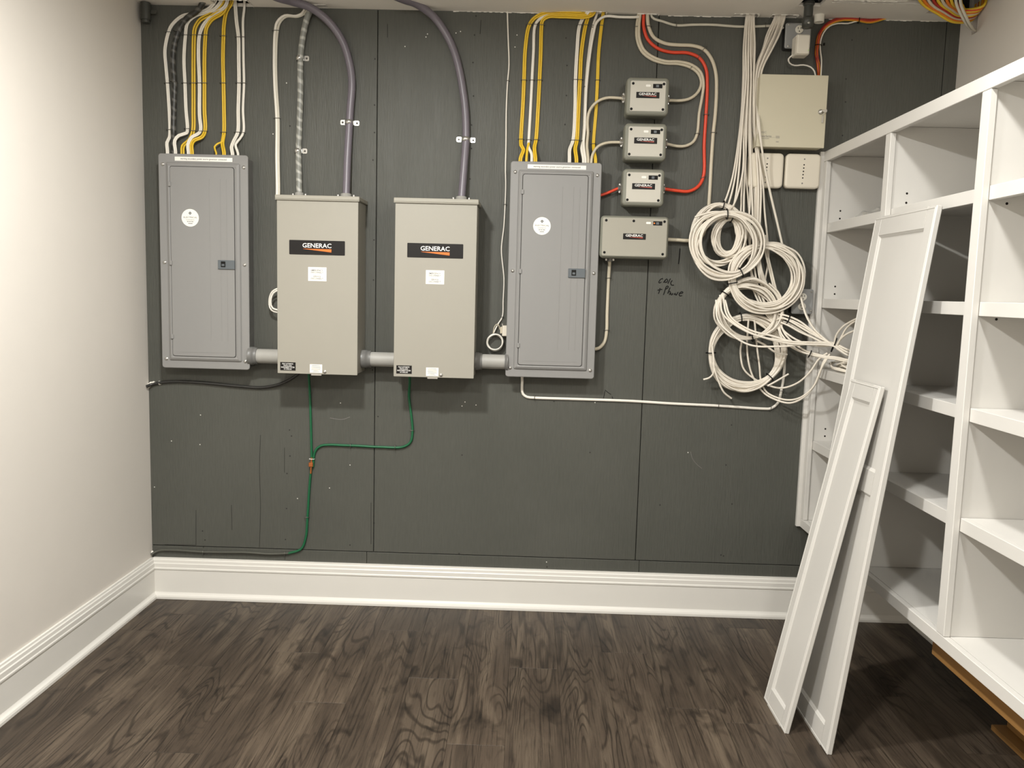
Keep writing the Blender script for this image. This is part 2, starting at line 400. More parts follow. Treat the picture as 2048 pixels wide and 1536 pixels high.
# cracks and nail holes in the painted sheets
def strokes(polys, r, y=0.0, n=4):
    mb = MB()
    for pl in polys:
        mb.tube([tuple(P(u, v, y)+Vector((0, -0.0002, 0))) for u, v in pl], r, n, step=0.004)
    return mb
part('crack', strokes([[(521, 870), (519, 940), (521, 1010), (519, 1094)], [(392, 1020), (392, 1090)], [(569, 895), (569, 945)],
                       [(742, 1005), (742, 1088)], [(330, 1089), (392, 1090)], [(463, 1010), (464, 1060)], [(775, 48), (775, 75)], [(962, 40), (960, 68)]], 0.0011), M_GAP, PLY[0], kind='stuff')
def dots(pts, r, y=-0.0003):
    mb = MB()
    for u, v in pts:
        c = P(u, v, 0); mb.cyl(c+Vector((0, 0.001, 0)), c+Vector((0, y, 0)), r, 8)
    return mb
rnd = random.Random(3)
hole = [(407, 1094), (405, 1062), (571, 1079), (569, 1109), (573, 1017), (579, 860), (583, 872), (580, 912), (574, 947), (748, 1046), (745, 740), (747, 560), (748, 480), (746, 320), (749, 265),
        (749, 210), (750, 118), (580, 252), (756, 833), (1132, 76), (1134, 131), (1133, 191), (1130, 249), (952, 32), (949, 70), (946, 125), (947, 192), (943, 250), (943, 297), (940, 358),
        (1692, 158), (1691, 204), (1704, 80), (1685, 271), (1735, 57), (1463, 850), (1452, 930), (1442, 1110), (1447, 1112), (1094, 1134), (924, 910), (918, 1107), (410, 1080), (1464, 1008), (1108, 803), (700, 1090), (1320, 1010), (1180, 905)]
part('nail_hole', dots(hole, 0.0035), M_GAP, PLY[1], kind='stuff')
speck = [(401, 830), (400, 889), (343, 882), (681, 806), (659, 976), (595, 997), (309, 974), (924, 812), (930, 804), (952, 810), (1093, 1124), (855, 68), (852, 74), (810, 93), (1034, 70), (912, 66), (921, 63), (1190, 805), (546, 268), (573, 166), (1030, 94), (1050, 110), (1376, 905), (700, 930)]
part('paint_fleck', dots(speck, 0.0026), M_TRIM, PLY[0], kind='stuff')
part('paint_chip', strokes([[(1381, 903), (1385, 917), (1394, 929), (1404, 937)], [(660, 836), (684, 839), (700, 834)]], 0.0012), M_INKL, PLY[2], kind='stuff')
# handwriting
HW = [[(530, 360), (450, 370), (380, 450), (360, 510), (400, 530), (460, 490)], [(550, 520), (620, 420), (690, 370), (720, 420), (690, 490), (640, 510), (595, 480), (640, 410)],
      [(840, 350), (780, 460), (730, 560)], [(915, 430), (860, 490), (850, 560), (890, 620), (980, 620)],
      [(410, 740), (390, 850), (345, 975)], [(310, 830), (400, 810), (500, 795)], [(550, 1020), (600, 880), (640, 740), (690, 660), (745, 670), (720, 740), (650, 785)],
      [(825, 720), (770, 840), (725, 970), (770, 885), (820, 880), (830, 920), (795, 1020)], [(870, 940), (855, 1005), (905, 1015), (935, 950), (930, 1000)],
      [(990, 1020), (1025, 950), (1065, 1030), (1150, 905)], [(1205, 970), (1300, 955), (1350, 920), (1300, 890), (1220, 940), (1190, 1005), (1225, 1065), (1315, 1050)]]
part('handwriting', strokes([[(1300+x/20.48, 540+y/20.48) for x, y in s_] for s_ in HW] + [[(1360, 497), (1359, 512), (1357, 528)]], 0.0022), M_BLK, PLY[2])
part('pencil_scribble', strokes([[(1210, 780), (1216, 785), (1222, 789)], [(1210, 782), (1207, 797)], [(1224, 793), (1226, 798)]], 0.0014), M_BLK, PLY[1])

# ---- side and front walls
struct('wall_left', MB().box(-0.12, 0.0, YF-0.1, 0.12, -0.05, 3.0), M_WALL, 'plain off-white painted left wall', 'wall')
struct('wall_front', MB().box(-0.12, XR+0.12, YF-0.12, YF, -0.05, 3.0), M_WALL, 'plain off-white wall behind the camera', 'wall')
# right wall with a slot cut near the ceiling
sy0, sy1, sz0 = -0.139, -0.098, 2.592
wr = MB().box(XR, XR+0.02, YF-0.1, sy0, -0.05, 3.0).box(XR, XR+0.02, sy1, 0.02, -0.05, 3.0).box(XR, XR+0.02, sy0, sy1, -0.05, sz0)
struct('wall_right', wr, M_WALL, 'off-white painted right wall above the shelving', 'wall')
struct('trim_2', MB().box(XR+0.021, XR+0.09, YF, 0.0, 0.0, 3.0), M_STUD, 'bare stud seen through the wall slot', 'stud')

# ---- ceiling with cable openings cut beside the wall
holes = [(0.335, 0.50, -0.085, 0.0), (0.735, 0.83, -0.05, 0.0), (1.925, 2.035, -0.035, 0.0), (2.165, 2.26, -0.02, 0.0), (2.575, 2.685, -0.045, 0.0), (2.735, 2.85, -0.045, 0.0),
         (2.93, 3.56, -0.230, -0.205), (3.36, 3.56, -0.33, -0.09), (3.22, 3.36, -0.33, -0.205),
         (0.44, 0.64, -0.36, -0.20), (0.92, 1.10, -0.38, -0.22), (2.81, 2.90, -0.225, -0.15)]
def cut_slab(z0, z1, xlo, xhi, ylo, yhi):
    xs = sorted(set([xlo, xhi] + [min(max(v, xlo), xhi) for h in holes for v in h[:2]])); ys = sorted(set([ylo, yhi] + [min(max(v, ylo), yhi) for h in holes for v in h[2:]]))
    mb = MB()
    for i in range(len(xs)-1):
        for j in range(len(ys)-1):
            cx, cy = (xs[i]+xs[i+1])/2, (ys[j]+ys[j+1])/2
            if any(h[0] < cx < h[1] and h[2] < cy < h[3] for h in holes): continue
            mb.box(xs[i], xs[i+1], ys[j], ys[j+1], z0, z1)
    return mb
ce = struct('ceiling', cut_slab(H, H+0.014, -0.12, XR+0.02, YF-0.1, 0.02), M_CEIL, 'greyish-white drywall ceiling with cable cut-outs along the wall', 'ceiling')
part('deck', MB().box(-0.12, XR+0.12, YF-0.1, 0.12, 2.96, 3.0), M_CAVSHADE, ce)
# torn paper edges at the cuts
def torn(pts, seed, w=0.006):
    r_ = random.Random(seed); mb = MB()
    for a, b in zip(pts[:-1], pts[1:]):
        a, b = Vector(a), Vector(b); n = max(2, int((b-a).length/0.012)); d = (b-a)/n; side = Vector((-d.y, d.x, 0)).normalized()
        for i in range(n):
            p = a+d*i; q = p+d*1.05; h0 = w*r_.uniform(0.2, 1.3); dz = r_.uniform(0.001, 0.004)
            mb.add([p, q, q+side*h0*r_.uniform(0.5, 1.2), p+side*h0, p+Vector((0, 0, -dz)), q+Vector((0, 0, -dz))], [(0, 1, 2, 3), (4, 5, 2, 3), (0, 1, 5, 4), (0, 4, 3), (1, 2, 5)])
    return mb
def rim(a, b, c, d, seed): return torn([(a, d, H-0.0005), (a, c, H-0.0005), (b, c, H-0.0005), (b, d, H-0.0005)], seed, 0.005)
for n_, h in enumerate(holes[:6]):
    part('torn_edge', rim(h[0], h[1], h[2], -0.002, n_), M_TORN, ce)
part('torn_edge', torn([(2.93, -0.207, H-0.0005), (3.37, -0.207, H-0.0005)], 21, 0.014), M_TORN, ce)
part('torn_edge', torn([(3.22, -0.229, H-0.0005), (2.93, -0.229, H-0.0005)], 22, 0.014), M_TORN, ce)
part('caulk_bead', torn([(1.37, -0.003, H-0.001), (1.9, -0.003, H-0.001)], 23, 0.004), M_TORN, ce)
part('caulk_bead', torn([(2.3, -0.003, H-0.001), (2.57, -0.003, H-0.001)], 24, 0.004), M_TORN, ce)
part('caulk_bead', torn([(2.99, -0.003, H-0.001), (3.54, -0.003, H-0.001)], 25, 0.005), M_TORN, ce)
# framing member inside the big cut, coloured near-black as cavity shade
part('framing', MB().box(2.9, XR+0.02, -0.06, 0.0, H+0.016, H+0.16), M_CAVSHADE, ce)

# ---- baseboards
HB = 0.193
prof = [(0.0, 0.0), (0.030, 0.0), (0.030, 0.010), (0.027, 0.017), (0.021, 0.022), (0.018, 0.026), (0.016, 0.030), (0.0155, 0.136), (0.019, 0.139), (0.019, 0.145), (0.0165, 0.149), (0.0165, 0.166), (0.0135, 0.170), (0.0125, 0.182), (0.009, 0.186), (0.008, HB), (0.0, HB)]
def baseboard(axis, a, b, pos, sgn):
    mb = MB(); n = len(prof); vs = []
    for e in (a, b):
        for o_, z in prof:
            q = pos+sgn*o_
            # mitred ends follow the neighbouring board
            vs.append((q, e, z) if axis == 'y' else (e, q, z))
    mb.add(vs, [(i, (i+1) % n, n+(i+1) % n, n+i) for i in range(n)] + [tuple(range(n)), tuple(range(n, 2*n))]); return mb
struct('baseboard_back', baseboard('x', 0.0, XR, 0.0, -1), M_TRIM, 'tall white baseboard along the dark back wall', 'baseboard')
struct('baseboard_left', baseboard('y', YF, 0.0, 0.0, 1), M_TRIM, 'tall white baseboard along the left wall', 'baseboard')
struct('baseboard_right', baseboard('y', YF, 0.0, XR, -1), M_TRIM, 'tall white baseboard under the shelving', 'baseboard')

# ================================================================== SHELVING UNIT
ZT, ZB = 2.116, 0.440
DIV = [(-0.020, -0.058), (-0.655, -0.697), (-1.295, -1.340), (-1.935, -1.978)]
sh = thing('shelving_unit', 'white built-in open shelving unit with four dividers along the right wall', 'shelving', (XS+0.28, -1.0, ZB))
part('back_panel', MB().box(XR-0.010, XR-0.003, -1.96, -0.022, ZB+0.01, ZT-0.01), M_SHELF, sh)
part('top_panel', MB().box(XS+0.021, XR-0.011, -1.955, -0.022, ZT-0.022, ZT-0.004), M_SHELF, sh)
part('bottom_panel', MB().box(XS+0.021, XR-0.011, -1.955, -0.022, ZB+0.020, 0.479), M_SHELF, sh)
part('top_rail', MB().bbox(XS, XS+0.020, -1.978, -0.020, ZT-0.044, ZT, 0.0015), M_SHELF, sh)
part('bottom_rail', MB().bbox(XS, XS+0.020, -1.978, -0.020, ZB, 0.479, 0.0015), M_SHELF, sh)
for a, b in DIV:
    part('stile', MB().bbox(XS, XS+0.020, b, a, 0.480, ZT-0.045, 0.0015), M_SHELF, sh)
pn = [(-0.020, -0.050)] + [(a-0.004, b+0.006) for a, b in DIV[1:3]] + [(-1.958, -1.976)]
for a, b in pn:
    part('divider', MB().box(XS+0.021, XR-0.011, b, a, 0.480, ZT-0.023), M_SHELF, sh)
LV = [1.806, 1.479, 1.172, 0.845]
for c in range(3):
    ya, yb = pn[c][1]-0.002, pn[c+1][0]+0.002
    for z in LV:
        bd = part('shelf', MB().box(XS+0.042, XR-0.012, yb, ya, z-0.020, z-0.0005), M_SHELF, sh)
        part('nosing', MB().bbox(XS+0.0215, XS+0.0415, yb, ya, z-0.040, z, 0.001), M_SHELF, bd)
    # pin holes in the face towards the room
    pinh = MB()
    for z in LV:
        for dz in (-0.048, 0.022, 0.055):
            if (c*7+int(z*100)+int(dz*1000)) % 3 == 0: continue
            for xx in (XS+0.075, XR-0.09):
                pinh.cyl((xx, ya+0.003, z+dz), (xx, ya+0.0013, z+dz), 0.0040, 8)
    part('pin_holes', pinh, M_DOT, sh, kind='stuff')
part('scribe_strip', MB().bbox(XS-0.016, XS+0.012, -0.019, -0.001, ZB, ZT, 0.001), M_SHELF, sh)
# rough timber below the unit
single('timber_ledger', MB().bbox(3.10, 3.138, -2.0, -1.09, 0.318, ZB-0.002, 0.002), M_WOODB, 'raw brown timber ledger board under the white shelving', 'lumber')
single('timber_board', MB().bbox(3.385, 3.52, -2.1, -0.975, 0.0005, 0.020, 0.002), M_WOODB, 'flat raw board lying on the floor under the shelving', 'lumber')
single('timber_strip', MB().bbox(3.43, 3.515, -2.1, -0.99, 0.0205, 0.040, 0.002), M_WOODB, 'narrow raw strip lying on top of the floor board', 'lumber')

# ================================================================== LEANING DOORS
def door(name, label, A, D, B, rails, st, th, top_rail, bot_rail):
    """A = near bottom front corner, D = far bottom front corner, B = near top front corner"""
    A, D, B = Vector(A), Vector(D), Vector(B)
    W = D-A; L_ = B-A; w_, l_ = W.length, L_.length; W = W/w_; L_ = L_/l_; N_ = -(W.cross(L_)).normalized()
    if N_.x < 0: N_ = -N_                        # thickness runs towards the shelving
    root = thing(name, label, 'cabinet door', (A+D)/2+Vector((0.01, 0, 0)))
    def fr(u0, u1, v0, v1, t0, t1, c):
        m_ = MB().bbox(u0, u1, v0, v1, t0, t1, c); m_.v = [tuple(A+W*x+L_*y+N_*z) for x, y, z in m_.v]; return m_
    part('stile', fr(0, st, 0, l_, 0, th, 0.003), M_DOOR, root)
    part('stile', fr(w_-st, w_, 0, l_, 0, th, 0.003), M_DOOR, root)
    zs = [(0, bot_rail)] + rails + [(l_-top_rail, l_)]
    for a, b in zs: part('rail', fr(st, w_-st, a, b, 0, th, 0.00015), M_DOOR, root)
    for (a0, a1), (b0, b1) in zip(zs[:-1], zs[1:]):
        pnl = part('panel', fr(st-0.004, w_-st+0.004, a1-0.004, b0+0.004, 0.008, 0.013, 0.0004), M_DOOR, root)
        # sloped bead round the panel
        bead = MB(); s_ = 0.009
        o_ = [(st, a1), (w_-st, a1), (w_-st, b0), (st, b0)]; i_ = [(st+s_, a1+s_), (w_-st-s_, a1+s_), (w_-st-s_, b0-s_), (st+s_, b0-s_)]
        h_ = [(st+s_*.55, a1+s_*.55), (w_-st-s_*.55, a1+s_*.55), (w_-st-s_*.55, b0-s_*.55), (st+s_*.55, b0-s_*.55)]
        vs = [A+W*x+L_*y+N_*0.0015 for x, y in o_] + [A+W*x+L_*y+N_*0.0045 for x, y in h_] + [A+W*x+L_*y+N_*0.0081 for x, y in i_]
        bead.add(vs, [(j*4+i, j*4+(i+1) % 4, j*4+4+(i+1) % 4, j*4+4+i) for j in range(2) for i in range(4)])
        part('bead', bead, M_DOOR, pnl)
    # moulded outer edge lip
    lip = MB(); c_ = 0.008
    o_ = [(0.0, 0.0), (w_, 0.0), (w_, l_), (0.0, l_)]; i_ = [(c_, c_), (w_-c_, c_), (w_-c_, l_-c_), (c_, l_-c_)]
    vs = [A+W*x+L_*y+N_*0.003 for x, y in o_] + [A+W*x+L_*y-N_*0.0016 for x, y in i_] + [A+W*x+L_*y+N_*0.0002 for x, y in [(p+(c_*.4 if p < w_/2 else -c_*.4), q+(c_*.4 if q < l_/2 else -c_*.4)) for p, q in i_]]
    lip.add(vs, [(j*4+i, j*4+(i+1) % 4, j*4+4+(i+1) % 4, j*4+4+i) for j in range(2) for i in range(4)])
    part('edge_moulding', lip, M_DOOR, root)
    return root
LB = math.hypot(0.238, 1.772)
door('cabinet_door', 'tall white two-panel cabinet door leaning against the shelving', (2.745, -1.176, 0.0), (2.745, -0.716, 0.0), (2.980, -1.131, 1.774),
     [(0.855, 0.930)], 0.060, 0.019, 0.068, 0.070)
door('cabinet_door', 'short narrow white one-panel cabinet door leaning on the tall door', (2.645, -1.052, 0.0), (2.645, -0.803, 0.0), (2.882, -1.052, 1.199),
     [], 0.048, 0.018, 0.060, 0.062)

# ================================================================== ELECTRICAL PANELS
def screw(mb, x, y, z, r=0.0062):
    mb.lathe((x, y, z), (0, -1, 0), [(0, r*1.25), (0.0015, r*1.25), (0.0016, r), (0.004, r*.85), (0.005, r*.4)], 10)
def breaker_panel(dx, dz, label, side_right):
    x0, x1, z0, z1 = 0.105+dx, 0.4975+dx, 1.096+dz, 2.031+dz
    r = thing('breaker_panel', label, 'electrical panel', ((x0+x1)/2, 0, z0), 'grey breaker panels')
    part('box', MB().loft(x0+0.010, x1-0.008, z0+0.010, z1-0.010, 0.003, [(0, 0), (-0.084, 0)]), M_GRAYBOX, r)
    part('cover', MB().loft(x0, x1, z0, z1, 0.012, [(-0.0845, 0.0), (-0.0885, 0.0), (-0.0905, 0.0025)]), M_GRAY, r)
    bx0, bx1, bz0, bz1 = x0+0.034, x1-0.033, z0+0.034, z1-0.036
    part('bezel', MB().loft(bx0, bx1, bz0, bz1, 0.008, [(-0.0906, 0), (-0.097, 0.004), (-0.1015, 0.012), (-0.1015, 0.016), (-0.100, 0.019)]), M_GRAY, r)
    dx0, dx1, dz0, dz1 = bx0+0.021, bx1-0.025, bz0+0.022, bz1-0.020
    part('door_gap', MB().loft(dx0-0.0022, dx1+0.0022, dz0-0.0022, dz1+0.0022, 0.011, [(-0.1001, 0), (-0.1008, 0)]), M_GAP, r)
    d = part('door', MB().loft(dx0, dx1, dz0, dz1, 0.010, [(-0.1009, 0), (-0.1030, 0), (-0.1038, 0.001)]), M_GRAY, r)
    em = MB()
    for xx in (0.17, 0.218, 0.245):
        em.bbox(dx0+xx, dx0+xx+0.003, -0.1046, -0.1037, dz0+0.07, dz1-0.05, 0.0004)
    em.bbox(dx0+0.02, dx0+0.165, -0.1044, -0.1037, dz0+0.017, dz0+0.0185, 0.0003)
    for q in range(3): em.bbox(dx0+0.172+q*0.03, dx0+0.195+q*0.03, -0.1044, -0.1037, dz0+0.017, dz0+0.0185, 0.0003)
    part('embossed_ribs', em, M_GRAY, d)
    for zz in (dz1-0.075, (dz0+dz1)/2-0.003, dz0+0.085):
        part('hinge', MB().bbox(dx0-0.007, dx0+0.005, -0.1085, -0.1009, zz-0.010, zz+0.010, 0.0015), M_GRAY, r)
    la = part('latch', MB().loft(dx1-0.072, dx1+0.002, 1.538+dz, 1.578+dz, 0.002, [(-0.1038, 0), (-0.109, 0.0005), (-0.110, 0.002)]), M_LATCH, d)
    part('latch_recess', MB().bbox(dx1-0.058, dx1-0.038, -0.1108, -0.1099, 1.547+dz, 1.572+dz, 0.0003), M_BLK, la)
    part('latch_slider', MB().bbox(dx1-0.054, dx1-0.042, -0.1125, -0.1109, 1.552+dz, 1.561+dz, 0.0004), M_LATCH, la)
    for xx, zz in ((x0+0.020, z1-0.046), (x1-0.018, z1-0.052), (x0+0.020, 1.562+dz), (x1-0.018, 1.560+dz), (x0+0.020, z0+0.040), (x1-0.018, z0+0.038)):
        m_ = MB(); screw(m_, xx, -0.0906, zz); part('screw', m_, M_STEEL, r)
    lb = part('warning_strip', MB().bbox(x0+0.073, x0+0.325, -0.0912, -0.0906, z1-0.030, z1-0.0125, 0.0001), M_WHITELAB, r, 'white printed warning strip')
    part('lettering', text_mb('warning secondary power source generator connected', x0+0.098, x0+0.300, z1-0.0265, z1-0.0165, -0.0913, 0.004), M_INK, lb)
    sx, sz, sr = x0+0.142, 1.757+dz, 0.038
    st = part('round_sticker', MB().cyl((sx, -0.1038, sz), (sx, -0.1043, sz), sr, 40, smooth=False), M_WHITELAB, d, 'round white contractor sticker')
    ring = MB()
    for q in range(5):
        a0 = math.radians(90+72*q); a1 = math.radians(90+72*(q+1)); c_ = Vector((sx, -0.1046, sz+0.020))
        ring.tube([c_+Vector((0.0045*math.cos(a0), 0, 0.0045*math.sin(a0))), c_+Vector((0.0045*math.cos(a1), 0, 0.0045*math.sin(a1)))], 0.0015, 6, straight=True)
    off = ROOTLOC[st.name]
    part('emblem', ring, M_BLK, r)
    part('sticker_text', text_mb('ELECTRICAL', sx-0.029, sx+0.031, sz-0.001, sz+0.005, -0.1044, 0.0), M_INK, r)
    part('sticker_text', text_mb('Contractors', sx-0.018, sx+0.018, sz-0.011, sz-0.005, -0.1044, 0.0), M_INKL, r)
    dash = MB()
    for (a, b, zz) in ((-0.014, -0.007, -0.018), (-0.005, 0.002, -0.018), (0.004, 0.014, -0.018), (-0.009, 0.010, -0.026)): dash.box(sx+a, sx+b, -0.1046, -0.1043, sz+zz, sz+zz+0.0028)
    part('sticker_print', dash, M_INKL, r)
    return r
breaker_panel(0.0, 0.0, 'grey breaker panel nearest the left wall, beside the first tan switch', True)
breaker_panel(1.534, 0.003, 'grey breaker panel between the second tan switch and the small modules', False)

# ================================================================== TRANSFER SWITCHES
YS = -0.18
def generac_plate(r, x0, x1, z0, z1, y, tx0, tx1, tz0, tz1, wedge, corner=0.003, frame=True):
    pl = part('nameplate', MB().loft(x0, x1, z0, z1, corner, [(y, 0), (y-0.0008, 0), (y-0.001, 0.0003)]), M_BLACK, r, 'black nameplate')
    part('lettering', text_mb('GENERAC', tx0, tx1, tz0, tz1, y-0.0011, 0.012), M_LETTER, pl)
    wz0, wz1, wx0 = wedge
    v = [(wx0, y-0.0012, wz1-0.0006), (tx1, y-0.0012, wz0), (tx1, y-0.0012, wz1), (wx0, y-0.0012, wz1)]
    part('swoosh', MB().add(v, [(0, 1, 2, 3)]), M_ORANGE if frame else M_REDL, pl)
    return pl
def transfer_switch(dx, dz, label):
    x0, x1, z0, z1 = 0.650+dx, 0.998+dx, 1.095+dz, 1.840+dz
    r = thing('transfer_switch', label, 'transfer switch', ((x0+x1)/2, 0, z0), 'tan transfer switches')
    part('body', MB().loft(x0+0.003, x1-0.003, z0+0.004, z1, 0.002, [(0, 0), (YS+0.006, 0)]), M_TAN, r)
    part('front_cover', MB().loft(x0, x1, z0, z1-0.001, 0.003, [(YS+0.0055, 0), (YS+0.001, 0), (YS, 0.001)]), M_TAN, r)
    part('lid', MB().bbox(x0-0.006, x1+0.006, YS-0.008, -0.001, z1, z1+0.017, 0.002), M_TANLID, r)
    part('lid_lip', MB().bbox(x0-0.006, x1+0.006, YS-0.008, YS-0.004, z1-0.004, z1, 0.0008), M_TANLID, r)
    def X(u): return P(u, 490, YS).x+dx
    px0, px1, pz0, pz1 = x0+0.053, x0+0.292, 1.608+dz, 1.669+dz
    generac_plate(r, px0, px1, pz0, pz1, YS-0.0002, px0+0.057, px0+0.181, pz0+0.030, pz0+0.049, (pz0+0.012, pz0+0.025, px0+0.060))
    l1 = part('disconnect_label', MB().bbox(x0+0.134, x0+0.213, YS-0.0007, YS-0.0001, 1.497+dz, 1.556+dz, 0.0001), M_WHITELAB, r, 'white disconnect label')
    for s_, (a, b, c, d) in (('EMERGENCY', (0.147, 0.197, 1.539, 1.546)), ('DISCONNECT', (0.147, 0.199, 1.530, 1.537)), ('SERVICE', (0.157, 0.188, 1.513, 1.520)), ('DISCONNECT', (0.147, 0.199, 1.504, 1.511))):
        part('lettering', text_mb(s_, x0+a, x0+b, c+dz, d+dz, YS-0.0008, 0.008), M_INK, l1)
    l2 = part('notice_label', MB().bbox(x0+0.012, x0+0.079, YS-0.0007, YS-0.0001, 1.108+dz, 1.144+dz, 0.0001), M_BLACK, r, 'small black notice label')
    for s_, (a, b, c, d) in (('FULLY AUTOMATIC', (0.021, 0.069, 1.134, 1.140)), ('DIGITAL LOAD', (0.027, 0.062, 1.1265, 1.132)), ('MANAGEMENT SYSTEM', (0.016, 0.074, 1.119, 1.125)), ('NO OVERLOAD', (0.028, 0.062, 1.1115, 1.117))):
        part('lettering', text_mb(s_, x0+a, x0+b, c+dz, d+dz, YS-0.0008, 0.008), M_LETTER, l2)
    l3 = part('rating_label', MB().bbox(x0+0.141, x0+0.195, YS-0.0007, YS-0.0001, 1.101+dz, 1.138+dz, 0.0001), M_WHITELAB, r, 'small white rating label')
    ln = MB(); rr = random.Random(5)
    for q in range(8):
        zz = 1.133-q*0.0040+dz; w_ = rr.uniform(0.010, 0.022); ln.box(x0+0.168-w_, x0+0.168+w_, YS-0.0009, YS-0.0007, zz, zz+0.0013)
    part('fine_print', ln, M_INKL, l3)
    part('hasp', MB().bbox(x0+0.147, x0+0.192, YS-0.002, YS+0.004, z0-0.006, z0+0.0005, 0.0008), M_STEEL, r)
    m_ = MB(); screw(m_, x0+0.206, YS-0.0001, z0+0.012, 0.0065); part('cover_screw', m_, M_STEEL, r)
    return r
transfer_switch(0.0, 0.0, 'tall tan transfer switch with a grey and a purple cable entering its top')
transfer_switch(0.506, 0.0, 'tall tan transfer switch with only one purple cable entering its top')

# grey conduit nipples between the enclosures
def nipple(xa, xb, z, ca, cb, label):
    r = thing('conduit_nipple', label, 'conduit', ((xa+xb)/2, -0.07, z-0.033), 'grey pvc nipples')
    part('pipe', MB().cyl((xa+0.001, -0.07, z), (xb-0.001, -0.07, z), 0.0325, 28), M_PVC, r)
    if ca: part('coupling', MB().lathe((xa+0.0005, -0.07, z), (1, 0, 0), [(0, 0.0405), (ca*.55, 0.0405), (ca*.56, 0.038), (ca, 0.037)], 28), M_PVCD, r)
    if cb: part('coupling', MB().lathe((xb-0.0005, -0.07, z), (-1, 0, 0), [(0, 0.0405), (cb*.55, 0.0405), (cb*.56, 0.038), (cb, 0.037)], 28), M_PVCD, r)
nipple(0.4896, 0.653, 1.158, 0.038, 0.0, 'thick grey pvc nipple between the left breaker panel and first tan switch')
nipple(0.995, 1.159, 1.158, 0.042, 0.015, 'thick grey pvc nipple between the two tan transfer switches')
nipple(1.501, 1.649, 1.162, 0.032, 0.014, 'thick grey pvc nipple between the second tan switch and right breaker panel')

# ================================================================== LOAD MODULES
def connector(r, p, d, rad=0.014):
    """metal cable clamp: locknut disc, body, two strap screws"""
    d = Vector(d); p = Vector(p)
    c = part('cable_clamp', MB().lathe(p, d, [(0, rad*1.25), (0.004, rad*1.25), (0.0042, rad), (0.016, rad), (0.0165, rad*.8)], 14), M_STEEL, r)
    s_ = MB(); t = Vector((0, 0, 1)) if abs(d.x) > .5 else Vector((1, 0, 0))
    for k_ in (-1, 1): s_.lathe(p+d*0.009+t*(rad*1.15*k_)+Vector((0, 0.004, 0)), (0, -1, 0), [(0, 0.0055), (0.012, 0.0055), (0.013, 0.004)], 8)
    part('clamp_screws', s_, M_STEEL, c)
def module(x0, x1, z0, z1, label, wide=False, conns=()):
    r = thing('load_module', label, 'electrical module', ((x0+x1)/2, 0, z0), 'grey load management modules')
    part('base', MB().loft(x0+0.004, x1-0.004, z0+0.004, z1-0.004, 0.014, [(0, 0), (-0.052, 0)]), M_GBOX, r)
    part('cover', MB().loft(x0, x1, z0, z1, 0.018, [(-0.0525, 0.001), (-0.055, 0), (-0.092, 0.001), (-0.099, 0.005), (-0.103, 0.012 if not wide else 0.008)]), M_GBOX, r)
    i_ = 0.0165 if not wide else 0.010
    fp = part('faceplate', MB().loft(x0+i_, x1-i_, z0+i_, z1-i_, 0.006, [(-0.1031, 0), (-0.1052, 0), (-0.1058, 0.0012)]), M_GLID if not wide else M_GBOX2, r)
    sc = [(x0+0.027, z1-0.028), (x1-0.025, z1-0.028), (x0+0.023, z0+0.025), (x1-0.025, z0+0.025)]
    if wide: sc = [(x0+0.024, z1-0.022), (x1-0.022, z1-0.022), (x0+0.021, z0+0.024), (x1-0.024, z0+0.022), ((x0+x1)/2-0.006, z1-0.022)]
    for x, z in sc: part('screw_plug', MB().cyl((x, -0.1057, z), (x, -0.1062, z), 0.0058, 14), M_BLK, fp)
    cx = (x0+x1)/2-0.0005; cz = (z0+z1)/2+(0.004 if not wide else 0.003)
    generac_plate(fp if False else r, cx-0.049, cx+0.049, cz-0.0125, cz+0.0125, -0.1058, cx-0.038, cx+0.036, cz-0.001, cz+0.0095, (cz-0.007, cz-0.0025, cx-0.022), 0.0008, False)
    wx1 = x1-0.031; wz = z1-0.037 if not wide else z1-0.030
    wn = part('window', MB().loft(wx1-0.040, wx1, wz-0.009, wz+0.009, 0.001, [(-0.1057, 0), (-0.1063, 0.0005)]), M_BLK, r)
    part('indicator', MB().bbox(wx1-0.027, wx1-0.015, -0.1069, -0.1063, wz-0.005, wz+0.005, 0.0003), M_LATCH, wn)
    if wide: part('lamp', MB().cyl((wx1-0.035, -0.1062, wz), (wx1-0.035, -0.1070, wz), 0.0035, 10), M_ORW, wn)
    part('tag', MB().loft(wx1-0.070, wx1-0.050, wz-0.0035, wz+0.0055, 0.003, [(-0.1058, 0), (-0.1061, 0)]), M_WHITELAB, r)
    for p, d in conns: connector(r, p, d)
    return r
M_GBOX2 = mat('module_face_wide', lin((160, 156, 143)), 0.5)
ZM = [2.235, 2.047, 1.855]
def YC(u, v, y=-0.028): return P(u, v, y)
module(2.123, 2.305, 2.235, 2.393, 'square grey module, topmost of the column of three', conns=(((2.127, -0.03, YC(1248, 197).z), (-1, 0, 0)), ((2.301, -0.03, YC(1339, 201).z), (1, 0, 0))))
module(2.122, 2.304, 2.047, 2.204, 'square grey module in the middle of the column of three', conns=(((2.126, -0.03, YC(1244, 285).z), (-1, 0, 0)), ((2.300, -0.03, YC(1335, 288).z), (1, 0, 0))))
module(2.122, 2.303, 1.855, 2.013, 'square grey module with red cables, lowest of the column of three', conns=(((2.126, -0.03, YC(1240, 377).z), (-1, 0, 0)), ((2.299, -0.03, YC(1330, 378).z), (1, 0, 0))))
module(2.034, 2.331, 1.630, 1.813, 'wide grey module with an orange lamp below the three square ones', True, conns=(((P(1219, 519, -0.04).x, -0.045, 1.634), (0, 0, -1)),))

